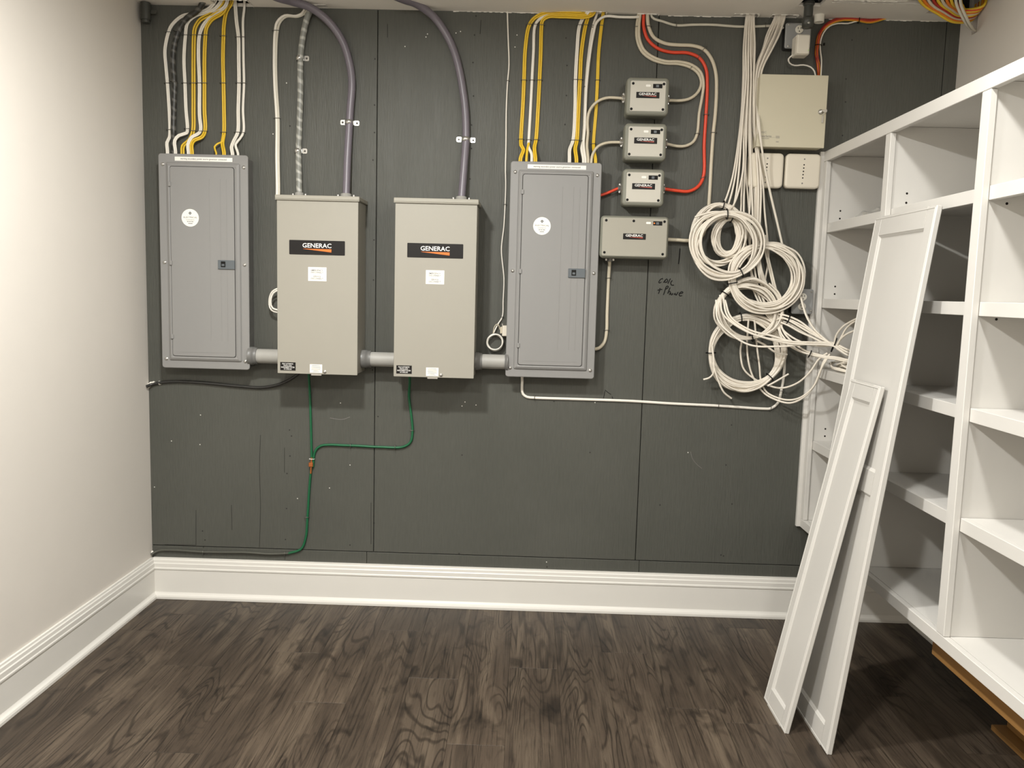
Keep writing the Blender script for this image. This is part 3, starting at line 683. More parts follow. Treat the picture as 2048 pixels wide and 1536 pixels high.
# ================================================================== CABLES
def to3(pts, y):
    out = []
    for p in pts:
        if isinstance(p, Vector): out.append(p)
        elif len(p) == 3: out.append(P(*p))
        else: out.append(P(p[0], p[1], y))
    return out
def shift(path, d):
    """offset a wall-hugging path sideways"""
    out = []
    for i, p in enumerate(path):
        a = path[max(i-1, 0)]; b = path[min(i+1, len(path)-1)]; t = (b-a); n = t.cross(Vector((0, 1, 0)))
        out.append(p+(n.normalized()*d if n.length > 1e-6 else Vector()))
    return out
def staple(c, px, w=0.012, depth=0.009, m=None, ang=0):
    q = P(px[0], px[1], 0); a = math.radians(ang); ex = Vector((math.cos(a), 0, math.sin(a)))*w
    s_ = MB().tube([q-ex+Vector((0, 0.002, 0)), q-ex+Vector((0, -depth, 0)), q+ex+Vector((0, -depth, 0)), q+ex+Vector((0, 0.002, 0))], 0.0014, 5, straight=True)
    part('staple', s_, m or M_STAPLE, c)
def cable(label, pts, m, r=0.0045, ra=None, y=None, group=None, name='cable', staples=(), sw=None, off=0.0, seed=0):
    y = -(r+0.0012) if y is None else y
    path = to3(pts, y)
    if off: path = shift(path, off)
    c = single(name, MB().tube(path, r, 8, ra), m, label, 'cable', group)
    for s_ in staples:
        staple(c, s_[:2], sw or ((ra or r)+abs(off)+0.004), 2*r+0.003, ang=s_[2] if len(s_) > 2 else 0)
    return c
def pair(label, pts, m, d=0.0052, **kw):
    st = kw.pop('staples', ())
    cable(label+', left strand', pts, m, off=-d, **kw)
    kw2 = dict(kw); kw2['sw'] = 2*d+0.004
    cable(label+', right strand', pts, m, off=d, staples=st, **kw2)
HI = lambda u, y=-0.03: Vector((P(u, 12, 0).x, y, H+0.07))   # end of a run up inside the ceiling opening
R_, RA = 0.0042, 0.0058
# --- left panel, from left to right (runs end behind the cover's top edge, at the box)
def dn(u, y=-0.045): return Vector((P(u, 306, y).x, y, 2.012))
pair('white flat cable arching furthest left above the left panel', [HI(452, -.05), (428, 6, -.03), (413, 20), (390, 27), (365, 32), (344, 50), (337, 65), (330, 100), (332, 133), (335, 167), (339, 229), (340, 260), (339, 275, -.02), (334, 285, -.035), (335, 303, -.045), dn(335)], M_WIREW, r=R_, d=0.0036, staples=[(337, 65), (335, 167), (339.5, 260)])
svb = thing('service_cable', 'thick black twisted service cable dropping into the left panel', 'cable', P(348, 260, 0))
part('sheath', MB().tube(to3([HI(430, -.05), (398, 18, -.03), (373, 37, -.015), (357, 62), (348, 94), (346, 133), (349, 165), (348, 208), (347, 260), (348, 303, -.03), dn(348, -.035)], -0.0135), 0.0118, 10), M_SERB, svb)
for u, v in ((356, 64), (349.5, 165)): staple(svb, (u, v), 0.015, 0.027, M_STAPLE, -10)
pair('white flat cable running just right of the black twisted cable', [HI(460, -.05), (440, 6, -.03), (421, 23), (392, 31), (375, 46), (371, 71), (368, 117), (370, 167), (372, 219), (375, 258), (373, 266, -.02), (358, 271, -.03), (349.5, 281, -.04), (351, 303, -.045), dn(351)], M_WIREW, r=R_, d=0.0036, staples=[(371, 71), (370, 167), (375, 258)])
pair('yellow flat cable, first from the left above the left panel', [HI(462, -.05), (448, 8, -.03), (423, 27), (400, 40), (390, 56), (388, 71), (387, 125), (387, 167), (387, 219), (386, 263), (379, 280, -.02), (366, 292, -.04), (365, 304, -.05), dn(365, -.05)], M_YEL, r=R_, staples=[(388, 71), (387, 167), (386, 262)])
pair('white flat cable running between the two left yellow cables', [HI(466, -.055), (452, 10, -.035), (427, 29), (407, 50), (399, 71), (397, 104), (399, 167), (399, 229), (401, 262), (394, 269, -.02), (384, 274, -.03), (376, 289, -.045), (377, 304, -.05), dn(377, -.05)], M_WIREW, r=R_, d=0.0038, staples=[(399, 71), (399, 167), (401, 263)])
pair('yellow flat cable, second from the left above the left panel', [HI(468, -.05), (448, 22, -.02), (423, 40), (413, 56), (411, 71), (409, 117), (409, 167), (409, 219), (410, 262), (404, 274, -.02), (388, 281, -.035), (383, 291, -.05), (384, 304, -.055), dn(384, -.055)], M_YEL, r=R_, d=0.0045, staples=[(411, 71), (409, 167), (410, 263)])
pair('yellow flat cable, third from the left above the left panel', [HI(468, -.03), (463, 5, -.015), (453, 23), (448, 50), (447, 73), (446, 117), (447, 167), (448, 219), (448, 266), (445, 287, -.025), (448, 305, -.045), dn(448)], M_YEL, r=R_, d=0.0045, staples=[(447, 73), (447, 167), (448, 265)])
cable('short yellow cable curling beside the third yellow run at the left panel', [(447, 270, -.012), (445, 283, -.02), (436, 287, -.03), (429, 294, -.04), (432.5, 306, -.05), dn(432, -.05)], M_YEL, r=R_)
pair('white flat cable, second from the right above the left panel', [HI(471, -.03), (470, 4, -.01), (473, 42), (477, 75), (477.5, 117), (478, 167), (476.5, 219), (475.5, 265), (468, 281, -.02), (463, 295, -.035), (465, 307, -.045), dn(465)], M_WIREW, r=R_, d=0.004, staples=[(477, 75), (478, 167), (475, 265)])
cable('white flat cable furthest right above the left panel', [HI(489, -.03), (489, 4, -.01), (486, 42), (486.5, 75), (487, 117), (488, 167), (486, 219), (487, 264), (480, 277, -.02), (471, 289, -.035), (476, 307, -.045), dn(476)], M_WIREW, r=R_, ra=RA, staples=[(486.5, 75), (488, 167), (487, 266)])
# --- first switch
cable('white cable looping out of the ceiling down to the first tan switch, left strand', [HI(618), (609, 24, -.01), (593, 34), (570, 33), (556, 45), (552, 63), (550, 119), (551, 169), (555, 237), (555, 316, -.02), (556, 384, -.03), Vector((P(556, 389, -.03).x, -.035, 1.858))], M_WIREW, r=R_, ra=RA, off=-0.0045)
cable('white cable looping out of the ceiling down to the first tan switch, right strand', [HI(622), (611, 22, -.01), (596, 31), (572, 31), (558, 44), (553, 63), (550, 119), (551, 169), (555, 237), (555, 316, -.02), (556, 384, -.03), Vector((P(556, 389, -.03).x, -.035, 1.858))], M_WIREG, r=R_, ra=RA, off=0.0045, staples=[(552.5, 62), (555, 237)], sw=0.014)
def clamp_strap(root, c, r, two=True, ang=0.0, w=0.020):
    """zinc pipe strap over a cable at point c on the wall"""
    c = Vector(c); a = math.radians(ang); ex = Vector((math.cos(a), 0, math.sin(a))); ez = Vector((-math.sin(a), 0, math.cos(a)))
    sec = [(-math.pi/2+math.pi*k_/10) for k_ in range(11)]; mb = MB()
    pr = [(ex*((r+0.002)*math.sin(t))+Vector((0, -(r+0.002)*math.cos(t)-r, 0))) for t in sec]
    pr = [Vector((0, 0, 0))-ex*(r+0.002)+Vector((0, -0.001, 0))] + pr + [ex*(r+0.002)+Vector((0, -0.001, 0))]
    vs = [c+p+ez*(s_*w/2) for s_ in (-1, 1) for p in pr]; n = len(pr)
    mb.add(vs, [(i, i+1, n+i+1, n+i) for i in range(n-1)], True)
    st = part('strap', mb, M_STEEL, root)
    md = st.modifiers.new('thick', 'SOLIDIFY'); md.thickness = 0.0016
    for sg in ((-1, 1) if two else (1,)):
        p = c+ex*(sg*(r+0.013))
        m_ = MB().loft(p.x-0.012, p.x+0.012, p.z-w*.55, p.z+w*.55, 0.006, [(-0.0005, 0), (-0.0032, 0)])
        part('strap_ear', m_, M_STEEL, root)
        m_ = MB(); screw(m_, p.x+sg*0.002, -0.0033, p.z, 0.0035); part('strap_screw', m_, M_STAPLE, root)
def top_fitting(root, x, y, z, r):
    part('fitting', MB().lathe((x, y, z), (0, 0, 1), [(0, r*1.9), (0.012, r*1.9), (0.0125, r*1.4), (0.024, r*1.4), (0.026, r*1.1)], 18), M_PVC, root)
    m_ = MB()
    for s_ in (-1, 1): m_.cyl((x+s_*r*2.1, y, z), (x+s_*r*2.1, y, z+0.020), 0.006, 8)
    part('fitting_screws', m_, M_STEEL, root)
ZTOP = 1.8575
sg = thing('service_cable', 'thick light grey twisted service cable strapped above the first tan switch', 'cable', P(600, 300, 0))
p_end = P(598.6, 389, -.05)
part('sheath', MB().tube(to3([HI(632, -.03), (622, 16, -.03), (613, 40, -.022), (605, 79), (601, 119), (600.7, 184), (598.6, 264), (597, 303), (598, 350, -.035), Vector((p_end.x, -.05, ZTOP))], -0.015), 0.0132, 12), M_SERG, sg)
clamp_strap(sg, P(601, 118, 0), 0.0135, False, 4); clamp_strap(sg, P(597.5, 303, 0), 0.0135, False, 4)
top_fitting(sg, p_end.x, -.05, ZTOP-0.0005, 0.0132)
for lab, pts, ue, cl in (('thick purple-grey cable curving into the first tan switch', [Vector((0.50, -.30, H+.05)), (545, -9, -.20), (583, 3, -.12), (622, 16, -.07), (659, 45, -.04), (685.6, 84, -.025), (700, 132), (704, 169), (701, 211), (699, 245), (695, 316, -.03)], 692, (700, 246)),
                         ('thick purple-grey cable curving into the second tan switch', [Vector((0.98, -.32, H+.05)), (780, -13, -.20), (810, 0, -.13), (829, 6, -.09), (850, 19, -.055), (869, 35, -.035), (886.5, 58.6, -.025), (901, 85), (911, 111), (918.7, 140.6), (925, 176), (930.5, 220), (932, 278.6), (929, 322, -.03)], 922.7, (932, 280))):
    cv = thing('service_cable', lab, 'cable', P(ue, 300, 0))
    e = P(ue, 393, -.055)
    part('sheath', MB().tube(to3(pts + [Vector((e.x, -.055, ZTOP))], -0.0185), 0.0165, 14), M_PURP, cv)
    clamp_strap(cv, P(cl[0], cl[1], 0), 0.0168, True, -2); top_fitting(cv, e.x, -.055, ZTOP-0.0005, 0.0165)
cable('white cable loop bulging from the left side of the first tan switch, outer strand', [Vector((0.658, -.05, P(553, 571, -.05).z)), (545, 583, -.045), (538.5, 603, -.04), (543, 620, -.045), Vector((0.658, -.05, P(553, 627, -.05).z))], M_WIREW, r=R_)
cable('white cable loop bulging from the left side of the first tan switch, inner strand', [Vector((0.658, -.06, P(553, 574, -.06).z)), (547, 586, -.055), (541.5, 603, -.055), (545, 616, -.055), Vector((0.658, -.06, P(553, 622, -.06).z))], M_WIREW, r=R_)
# --- right panel
def dp(u, y=-0.045): return Vector((P(u, 322, y).x, y, 2.016))
HJ = lambda u, y=-0.02: Vector((P(u, 25, 0).x, y, H+0.06))
pair('yellow flat cable furthest left above the right panel', [HJ(1187), (1180, 23, -.02), (1136, 26, -.02), (1092, 26), (1068, 37), (1058, 52), (1051, 94), (1048, 161), (1046, 208), (1042, 278), (1042.5, 291, -.02), (1047, 299, -.03), (1041, 317, -.045), dp(1041)], M_YEL, r=R_, d=0.0042, staples=[(1058, 50), (1048, 161), (1042, 279)])
cable('white flat cable between the two left yellow cables above the right panel', [HJ(1189), (1182, 27, -.012), (1141, 31, -.012), (1095, 31), (1078, 39), (1070, 52), (1067, 104), (1064, 161), (1061, 221), (1057.6, 280), (1057, 294, -.02), (1063, 307, -.035), (1063.5, 319, -.045), dp(1063)], M_WIREW, r=R_, ra=0.0066, staples=[(1070, 50), (1064, 161), (1057.5, 280)])
cable('short yellow cable dropping left of the white one into the right panel', [(1058, 286, -.014), (1055, 297, -.025), (1053, 318, -.045), dp(1053)], M_YEL, r=R_, ra=RA)
pair('yellow flat cable, second from the left above the right panel', [HJ(1191), (1185, 29, -.02), (1126, 33, -.02), (1097, 33, -.012), (1085, 41), (1083, 54), (1081.5, 104), (1079, 161), (1076, 221), (1072, 280), (1069, 295, -.02), (1071, 318, -.045), dp(1071)], M_YEL, r=R_, d=0.0042, staples=[(1083, 51), (1079, 161), (1072.5, 280)])
pair('white flat cable dropping left of the middle yellow one at the right panel', [HJ(1192), (1176, 24, -.03), (1168, 33), (1159, 52), (1154, 104), (1151, 161), (1150, 221), (1146, 281), (1139.5, 299, -.025), (1139, 319, -.045), dp(1139)], M_WIREW, r=R_, d=0.0036, staples=[(1159, 51), (1151, 160), (1146, 281)])
pair('middle yellow flat cable dropping among white ones above the right panel', [HJ(1193), (1180, 24, -.03), (1177, 32), (1171, 52), (1163, 104), (1160, 161), (1157, 221), (1154, 281), (1150.5, 297, -.025), (1153, 319, -.045), dp(1153)], M_YEL, r=R_, d=0.0042, staples=[(1171, 51), (1160, 160), (1154, 281)])
cable('white flat cable right of the middle yellow one at the right panel', [HJ(1197), (1194, 26), (1186, 54), (1178, 104), (1171.5, 174), (1168, 260), (1166, 283), (1163, 297, -.025), (1166.5, 319, -.045), dp(1166)], M_WIREW, r=R_, ra=RA, staples=[(1188, 52), (1172, 174), (1167, 282)])
cable('white cable arching sideways from the ceiling opening to the right panel', [HJ(1283), (1280, 32, -.01), (1272, 34, -.02), (1240, 34, -.02), (1209, 33, -.02), (1193, 45, -.018), (1187.5, 64, -.018), (1180.5, 104, -.018), (1173, 174, -.018), (1169.5, 260, -.018), (1167.5, 283, -.018), (1168, 297, -.03), (1171, 319, -.05), dp(1171, -.05)], M_WIREW, r=R_, ra=RA, staples=[(1187, 56)])
pair('yellow flat cable furthest right above the right panel', [HJ(1207), (1206, 30), (1203, 52), (1197.5, 104), (1195, 161), (1192, 221), (1187, 287), (1188, 302, -.025), (1191, 319, -.045), dp(1191)], M_YEL, r=R_, d=0.0032, staples=[(1203, 52), (1195, 161), (1187, 288)])
# cables from the modules into the panel
BW = 0.0062
def mx(px, z): return Vector((px, -.03, z))
cable('beige cable curving from the top module down into the right panel', [mx(2.112, YC(1248, 197).z), (1230, 195.5, -.028), (1212, 196, -.025), (1193.5, 204, -.025), (1179, 222, -.026), (1175, 247, -.024), (1176, 263, -.022), (1174, 291, -.03), (1176.5, 319, -.055), dp(1176, -.055)], M_WIREB, r=BW, staples=[(1176, 263)])
cable('beige cable curving from the middle module down into the right panel', [mx(2.112, YC(1244, 285).z), (1230, 284.5, -.028), (1212, 286, -.026), (1196, 293, -.03), (1187, 305, -.04), (1183, 319, -.055), dp(1183, -.055)], M_WIREB, r=BW)
cable('red-orange cable from the lowest square module to the right panel side', [mx(2.112, YC(1240, 377).z), (1232, 378.5, -.03), (1222, 383, -.03), (1205, 389.5, -.035), Vector((2.018, -.04, P(1196, 392, -.04).z))], M_RED, r=BW)
# big s-curves from the ceiling
HK = lambda u, y=-0.012: Vector((P(u, 29, 0).x, y, H+0.05))
cable('beige cable in an s-curve down to the top square module', [HK(1276), (1276, 33), (1273.5, 52), (1274, 78), (1283, 102), (1302, 118), (1329, 126.5), (1357, 128), (1381, 135), (1397, 148), (1402.5, 166), (1396, 184, -.012), (1381, 196.5, -.02), (1363, 201, -.026), mx(2.317, YC(1339, 201).z)], M_WIREB, r=BW, ra=0.0064, off=0.0, staples=[(1274, 55), (1383, 134, 60)])
cable('beige cable in an s-curve down to the middle square module', [HK(1281), (1280, 33, -.013), (1278, 52, -.013), (1279, 78, -.013), (1288, 100, -.013), (1306, 114, -.013), (1331, 122.5, -.013), (1358, 123.5, -.013), (1384, 130, -.013), (1401, 144, -.013), (1407, 166, -.012), (1404, 195, -.01), (1398.5, 225), (1394, 268), (1386, 284, -.015), (1370, 292, -.02), (1352, 292, -.026), mx(2.316, YC(1335, 288).z)], M_WIREB, r=BW, ra=0.0064, staples=[(1394, 268)])
cable('red-orange cable in an s-curve down to the lowest square module', [HK(1287), (1287, 34), (1287, 52), (1295, 78), (1316, 97), (1342, 104.5), (1376, 106), (1399, 116), (1412, 138), (1414.5, 169), (1412, 229), (1408.5, 286), (1407, 352), (1397, 372, -.015), (1378, 382.5, -.022), (1355, 381.5, -.027), mx(2.315, YC(1330, 378).z)], M_RED, r=BW, ra=0.0072, staples=[(1412, 230), (1406, 355, 20), (1397, 114, 60)])
cable('beige cable in the outermost s-curve running down behind the cable coils', [HK(1295), (1295, 34), (1297.5, 54), (1308, 75), (1331, 87), (1357, 90), (1386, 91.5), (1407, 98.5), (1422.5, 117), (1431.5, 146), (1433, 182), (1430, 234), (1426.5, 266), (1422.5, 325), (1419, 390), (1414, 445), (1402, 474, -.015), (1380, 481, -.025), (1355, 480, -.03), Vector((2.329, -.03, P(1338, 479, -.03).z))], M_WIREB, r=BW, ra=0.0078, staples=[(1297, 54), (1408, 98, 50), (1427, 266)])
cable('white cable running level along the wall top to the upper outlet box', [HK(1302), (1304, 34), (1326, 43), (1352, 50.5), (1386, 49.5), (1423, 49.5), (1475, 53), (1510, 53), (1545, 52), (1563, 54, -.02), Vector((2.787, -.03, P(1572, 56, -.03).z))], M_WIREG, r=0.0045, ra=0.0055, staples=[(1352, 50, 90), (1530, 52, 90)])
cable('beige cable dropping from the wide module and bending into the right panel', [Vector((P(1219, 519, -.04).x, -.045, 1.62)), (1219, 530, -.03), (1217, 557), (1214, 626), (1213, 663), (1208.5, 684), (1198, 696, -.02), Vector((2.02, -.035, P(1188, 699, -.035).z))], M_WIREB, r=0.0062, ra=0.0078, staples=[(1217, 556), (1213, 660)])
cable('white cable running level below the right panel towards the coils', [Vector((P(1044, 750, -.04).x, -.045, 1.11)), (1044.5, 765, -.025), (1044, 778, -.01), (1046, 788), (1054, 794), (1069, 795.5), (1143, 798), (1260, 802), (1340, 807), (1434, 811.5), (1530, 817.5), (1541, 817), (1555.5, 806), (1563, 779), (1568, 747), (1570, 700)], M_WIREW, r=0.0048, ra=0.0062, staples=[(1069, 795, 90), (1436, 811.5, 90), (1540, 817.5, 80), (1563, 781)])
# bare telephone wire with its little coil
tw = thing('telephone_wire', 'thin white telephone wire hanging left of the right panel with a small coil', 'cable', P(1008, 690, 0))
part('wire', MB().tube(to3([HI(1015, -.01), (1015, 27), (1016.5, 78), (1018, 130), (1015, 167), (1012.6, 221), (1012, 286), (1011, 338), (1011.6, 371), (1008, 451), (1003, 499), (1008, 557), (1006.5, 600), (1004.5, 634), (996, 648, -.012), (987, 666, -.016)], -0.0045), 0.0032, 6), M_WIREW, tw)
cp = []; rr = random.Random(2)
for t in range(0, 5*12+1):
    a = math.radians(120)-2*math.pi*t/12; q = 1+0.06*math.sin(t*0.9); cp.append(P(990+15.5*q*math.cos(a), 684.5-15.5*q*math.sin(a), -.012-0.004*(t/12)))
part('coil', MB().tube(cp, 0.0028, 6, step=0.006), M_WIREW, tw)
part('tail', MB().tube(to3([(986, 668, -.02), (988, 656, -.02), (993, 648.5, -.02), (997, 650, -.02), (999.5, 659, -.018)], 0), 0.0018, 6, step=0.004), M_WIREB, tw)
for u, v in ((1016, 162), (1010, 409), (1004.5, 634)): staple(tw, (u, v), 0.006, 0.009)
# little terminal block half behind the right panel
tb = thing('terminal_block', 'small cream terminal block stuck to the left side of the right panel', 'connector', (1.625, 0, 1.33))
c_ = P(1008, 660, -.03)
part('body', MB().bbox(c_.x-0.008, 1.648, -0.045, -0.0005, P(1008, 672, -.03).z, P(1008, 651, -.03).z, 0.002), M_IVORY, tb)
part('cap', MB().bbox(c_.x-0.017, c_.x-0.0085, -0.04, -0.005, P(1008, 667, -.03).z, P(1008, 654, -.03).z, 0.0015), M_WIREB, tb)
part('post', MB().cyl((c_.x-0.007, -0.03, P(1008, 651, -.03).z), (c_.x-0.007, -0.03, P(1008, 647, -.03).z), 0.004, 10), M_STEEL, tb)
# black and green grounding runs
cable('thin black cable curving from the left wall to under the first tan switch', [Vector((0.004, -.03, P(294, 773, -.03).z)), (303, 769, -.012), (316, 766), (347, 763), (400, 765), (479, 772.5), (525, 775), (560, 768, -.02), (585, 756, -.05), Vector((0.732, -.085, 1.100))], M_BLKC, r=0.0068)
ck = MB(); rr = random.Random(9)
for u, v in ((296, 771), (300, 768), (293, 774), (305, 767), (317, 766.5)):
    q = P(u, v, -.012); ck.lathe(q+Vector((0, 0.012, 0)), (0.2, -1, 0.1), [(0, .010), (.006, .009), (.012, .005), (.014, .002)], 8)
single('caulk_blob', ck, M_TORN, 'white caulk blob around the black cable at the left corner', 'caulk')
gw = 0.0058
cable('green ground wire dropping from under the first tan switch', [Vector((P(618, 748, -.05).x, -.06, 1.10)), (618, 757, -.045), (619.5, 784, -.012), (621.5, 840), (623, 903), (623.5, 931)], M_GREEN, r=gw, staples=[(619.5, 785)])
cable('green ground wire from the second tan switch running across to the copper splice', [Vector((P(819.5, 752, -.05).x, -.06, 1.10)), (819.5, 764, -.045), (818, 794, -.012), (822.5, 831), (825, 862), (821, 884), (807, 893.5), (760, 894), (697, 891), (641, 892), (630.5, 902), (627, 919), (626, 934)], M_GREEN, r=gw, staples=[(818, 779), (824.5, 860), (702, 891, 90), (791, 894, 90)])
cable('green ground wire dropping from the copper splice to the wall bottom', [(625, 925), (622.5, 938), (619.5, 965), (615, 1034), (611.5, 1075), (602, 1098), (576, 1107)], M_GREEN, r=gw, staples=[(614.5, 1033)])
cable('ground wire painted dark grey running low to the left corner', [(578, 1106.5), (541, 1108), (494, 1105), (410, 1104), (341, 1100), (316, 1101.5), Vector((0.004, -.02, P(300, 1109, -.02).z))], M_PAINTW, r=gw, staples=[(571, 1107, 90), (408, 1104, 90)])
ck = MB()
for u, v in ((301, 1108), (303, 1105), (299, 1110)):
    q = P(u, v, -.006); ck.lathe(q+Vector((0, 0.006, 0)), (0.2, -1, 0.1), [(0, .008), (.006, .007), (.010, .004), (.012, .0015)], 8)
single('caulk_blob', ck, M_TORN, 'white caulk blob low in the left corner above the baseboard', 'caulk')
sp = thing('splice_connector', 'copper split-bolt splice joining the green ground wires', 'connector', P(623.5, 940, 0))
q = P(623.5, 928, 0)
part('nut', MB().loft(q.x-0.010, q.x+0.010, q.z-0.010, q.z+0.010, 0.003, [(-0.003, 0), (-0.018, 0), (-0.020, 0.002)]), M_COPPER, sp)
part('bolt', MB().cyl(P(621.5, 947, -.012), P(623.5, 915, -.012), 0.004, 10), M_COPPER, sp)
staple(sp, (625, 917), 0.011, 0.016, M_WHITELAB)
# painted conduit fitting in the top left corner
cf = thing('conduit_fitting', 'dark painted conduit fitting in the top left corner', 'fitting', P(291, 45, 0))
a_, b_ = P(281, 12, -.03), P(300, 12, -.03)
part('body', MB().cyl((a_.x+0.022, -.03, P(290, 40, -.03).z), (a_.x+0.022, -.03, H-0.002), 0.021, 18), M_PIPE, cf)
part('collar', MB().cyl((a_.x+0.022, -.03, P(290, 46, -.03).z), (a_.x+0.022, -.03, P(290, 38, -.03).z), 0.017, 18), M_PIPE, cf)
part('clamp_ear', MB().bbox(a_.x+0.04, a_.x+0.066, -0.028, -0.018, P(300, 27, -.03).z, P(300, 19, -.03).z, 0.002), M_PIPE, cf)

# ================================================================== ALARM CABINET, MODULES, OUTLETS
al = thing('alarm_cabinet', 'beige metal alarm cabinet with a key in its lock', 'cabinet', (2.83, 0, 2.118))
ax0, ax1, az0, az1 = 2.688, 2.976, 2.119, 2.419
part('body', MB().bbox(ax0+0.003, ax1-0.003, -0.076, 0, az0+0.003, az1-0.003, 0.001), M_DSC, al)
dr = part('door', MB().bbox(ax0, ax1, -0.090, -0.0765, az0, az1, 0.0012), M_DSC, al)
kx, kz = P(1641, 224, -.09).x, P(1641, 224, -.09).z
lk = part('lock', MB().lathe((kx, -0.0901, kz), (0, -1, 0), [(0, .011), (.002, .011), (.003, .0085), (.008, .008), (.0085, .005)], 18), M_STEEL, al)
ky = MB().bbox(kx-0.001, kx+0.012, -0.112, -0.0985, kz-0.003, kz+0.004, 0.001)
ky.loft(kx+0.006, kx+0.020, kz-0.006, kz+0.007, 0.005, [(-0.110, 0), (-0.113, 0)])
part('key', ky, M_STEEL, lk)
ky2 = MB().tube([(kx+0.011, -.108, kz-0.003), (kx+0.009, -.106, kz-0.013), (kx+0.006, -.100, kz-0.017)], 0.0012, 5, step=0.003)
ky2.bbox(kx+0.005, kx+0.012, -0.0975, -0.0955, kz-0.046, kz-0.016, 0.0008)
part('spare_key', ky2, M_STEEL, lk)
part('lettering', text_mb('DSC', ax0+0.010, ax0+0.040, az0+0.056, az0+0.064, -0.0902, 0.0), M_INKL, dr)
part('lettering', text_mb('PowerSeries', ax0+0.010, ax0+0.062, az0+0.040, az0+0.049, -0.0902, 0.006), M_INKL, dr)
ln = MB(); ln.box(ax0+0.010, ax0+0.078, -0.0903, -0.0901, az0+0.0385, az0+0.0392)
for q in range(3): ln.box(ax0+0.080, ax0+0.097, -0.0903, -0.0901, az0+0.0365+q*0.0035, az0+0.038+q*0.0035)
ln.box(ax0+0.010, ax0+0.052, -0.0903, -0.0901, az0+0.033, az0+0.0345); ln.box(ax0+0.082, ax0+0.094, -0.0903, -0.0901, az0+0.020, az0+0.0225)
part('fine_print', ln, M_INKL, dr)
def hub(x0, x1, z0, z1, label):
    r = thing('wireless_module', label, 'alarm module', ((x0+x1)/2, 0, z0), 'white alarm modules')
    part('shell', MB().loft(x0, x1, z0, z1, 0.019, [(0, 0.004), (-0.006, 0.001), (-0.028, 0), (-0.035, 0.002), (-0.039, 0.007), (-0.0395, 0.012)]), M_IVORY, r)
    cx = (x0+x1)/2+0.003
    for q in range(7):
        big = q in (0, 6)
        part('light_hole', MB().cyl((cx-q*0.0007, -0.0394, z1-0.024-[0, .024, .038, .052, .066, .080, .103][q]), (cx-q*0.0007, -0.0399, z1-0.024-[0, .024, .038, .052, .066, .080, .103][q]), 0.0034 if big else 0.0032, 8), M_INKL if big else M_DOT, r)
hub(2.674, 2.826, 1.953, 2.103, 'white square alarm module half hidden behind the hanging cables')
hub(2.834, 2.986, 1.954, 2.103, 'white square alarm module beside the shelving edge')
def receptacle(r, x, y, z, rad=0.0165):
    f_ = part('receptacle', MB().lathe((x, y, z), (0, -1, 0), [(0, rad), (.004, rad), (.0045, rad-.001)], 22), M_OUTLET, r)
    for dx_ in (-0.006, 0.006): part('slot', MB().box(x+dx_-0.0011, x+dx_+0.0011, y-0.0049, y-0.0044, z+0.0005, z+0.009), M_DOT, f_)
    part('ground_hole', MB().cyl((x, y-0.0044, z-0.008), (x, y-0.0049, z-0.008), 0.0026, 8), M_DOT, f_)
ob = thing('outlet_box', 'grey metal outlet box below the dark pipe with a plugged-in adapter', 'outlet', (P(1597, 100, -.05).x, 0, P(1597, 98, -.05).z))
ox0, ox1, oz0, oz1 = P(1571, 60, -.05).x, P(1622, 60, -.05).x, P(1590, 97, -.05).z, P(1590, 46, -.05).z
part('box', MB().loft(ox0+0.002, ox1-0.002, oz0+0.002, oz1-0.002, 0.008, [(0, 0), (-0.044, 0)]), M_BLKC, ob)
part('cover', MB().loft(ox0, ox1, oz0, oz1, 0.009, [(-0.0445, 0), (-0.050, 0), (-0.054, 0.005)]), M_BOXG, ob)
cxo = P(1598.5, 59, -.055).x
receptacle(ob, cxo, -0.0541, P(1598.5, 59, -.055).z); receptacle(ob, cxo, -0.0541, P(1597, 86, -.055).z)
for u, v in ((1577, 49), (1575, 92)):
    m_ = MB(); q = P(u, v, -.054); screw(m_, q.x+0.003, -0.0505, q.z, 0.005); part('screw', m_, M_STEEL, ob)
ad = thing('power_adapter', 'white cube power adapter plugged into the upper outlet box', 'adapter', (P(1602, 110, -.1).x, -0.09, P(1602, 112, -.1).z))
q0, q1 = P(1591, 112, -.12), P(1622, 68, -.12)
part('body', MB().loft(q0.x, q1.x, P(1600, 109, -.12).z, q1.z, 0.008, [(-0.0595, 0.004), (-0.062, 0.0), (-0.112, 0.0), (-0.122, 0.004), (-0.124, 0.008)]), M_ADAPT, ad)
part('status_light', MB().cyl((q1.x-0.008, -0.1225, P(1618, 101, -.12).z), (q1.x-0.008, -0.1246, P(1618, 101, -.12).z), 0.002, 8), M_GREENLED, ad)
cable('thin white power cord hanging from the adapter to the alarm cabinet', [Vector((q0.x+0.008, -.08, P(1590, 106, -.08).z)), (1583, 112, -.07), (1577, 118, -.06), (1579, 126, -.05), (1589, 131, -.04), (1607, 130, -.035), (1621, 134, -.035), (1629, 143, -.035), Vector((P(1632, 151, -.04).x, -.04, 2.4165))], M_WIREW, r=0.0032)
ob2 = thing('outlet_box', 'grey metal outlet box beside the shelving, half behind the cable coils', 'outlet', (P(1612, 630, -.05).x, 0, P(1612, 628, -.05).z))
ox0, ox1, oz0, oz1 = P(1584, 600, -.05).x, P(1627.5, 600, -.05).x, P(1600, 628, -.05).z, P(1600, 578, -.05).z
ox1 = min(ox1, XS-0.018)
part('box', MB().loft(ox0+0.002, ox1-0.002, oz0+0.002, oz1-0.002, 0.008, [(0, 0), (-0.044, 0)]), M_BLKC, ob2)
part('cover', MB().loft(ox0, ox1, oz0, oz1, 0.008, [(-0.0445, 0), (-0.050, 0), (-0.053, 0.004)]), M_BOXG, ob2)
receptacle(ob2, P(1606, 594, -.055).x, -0.0531, P(1606, 594, -.055).z); receptacle(ob2, P(1604, 613, -.055).x, -0.0531, P(1604, 613, -.055).z)
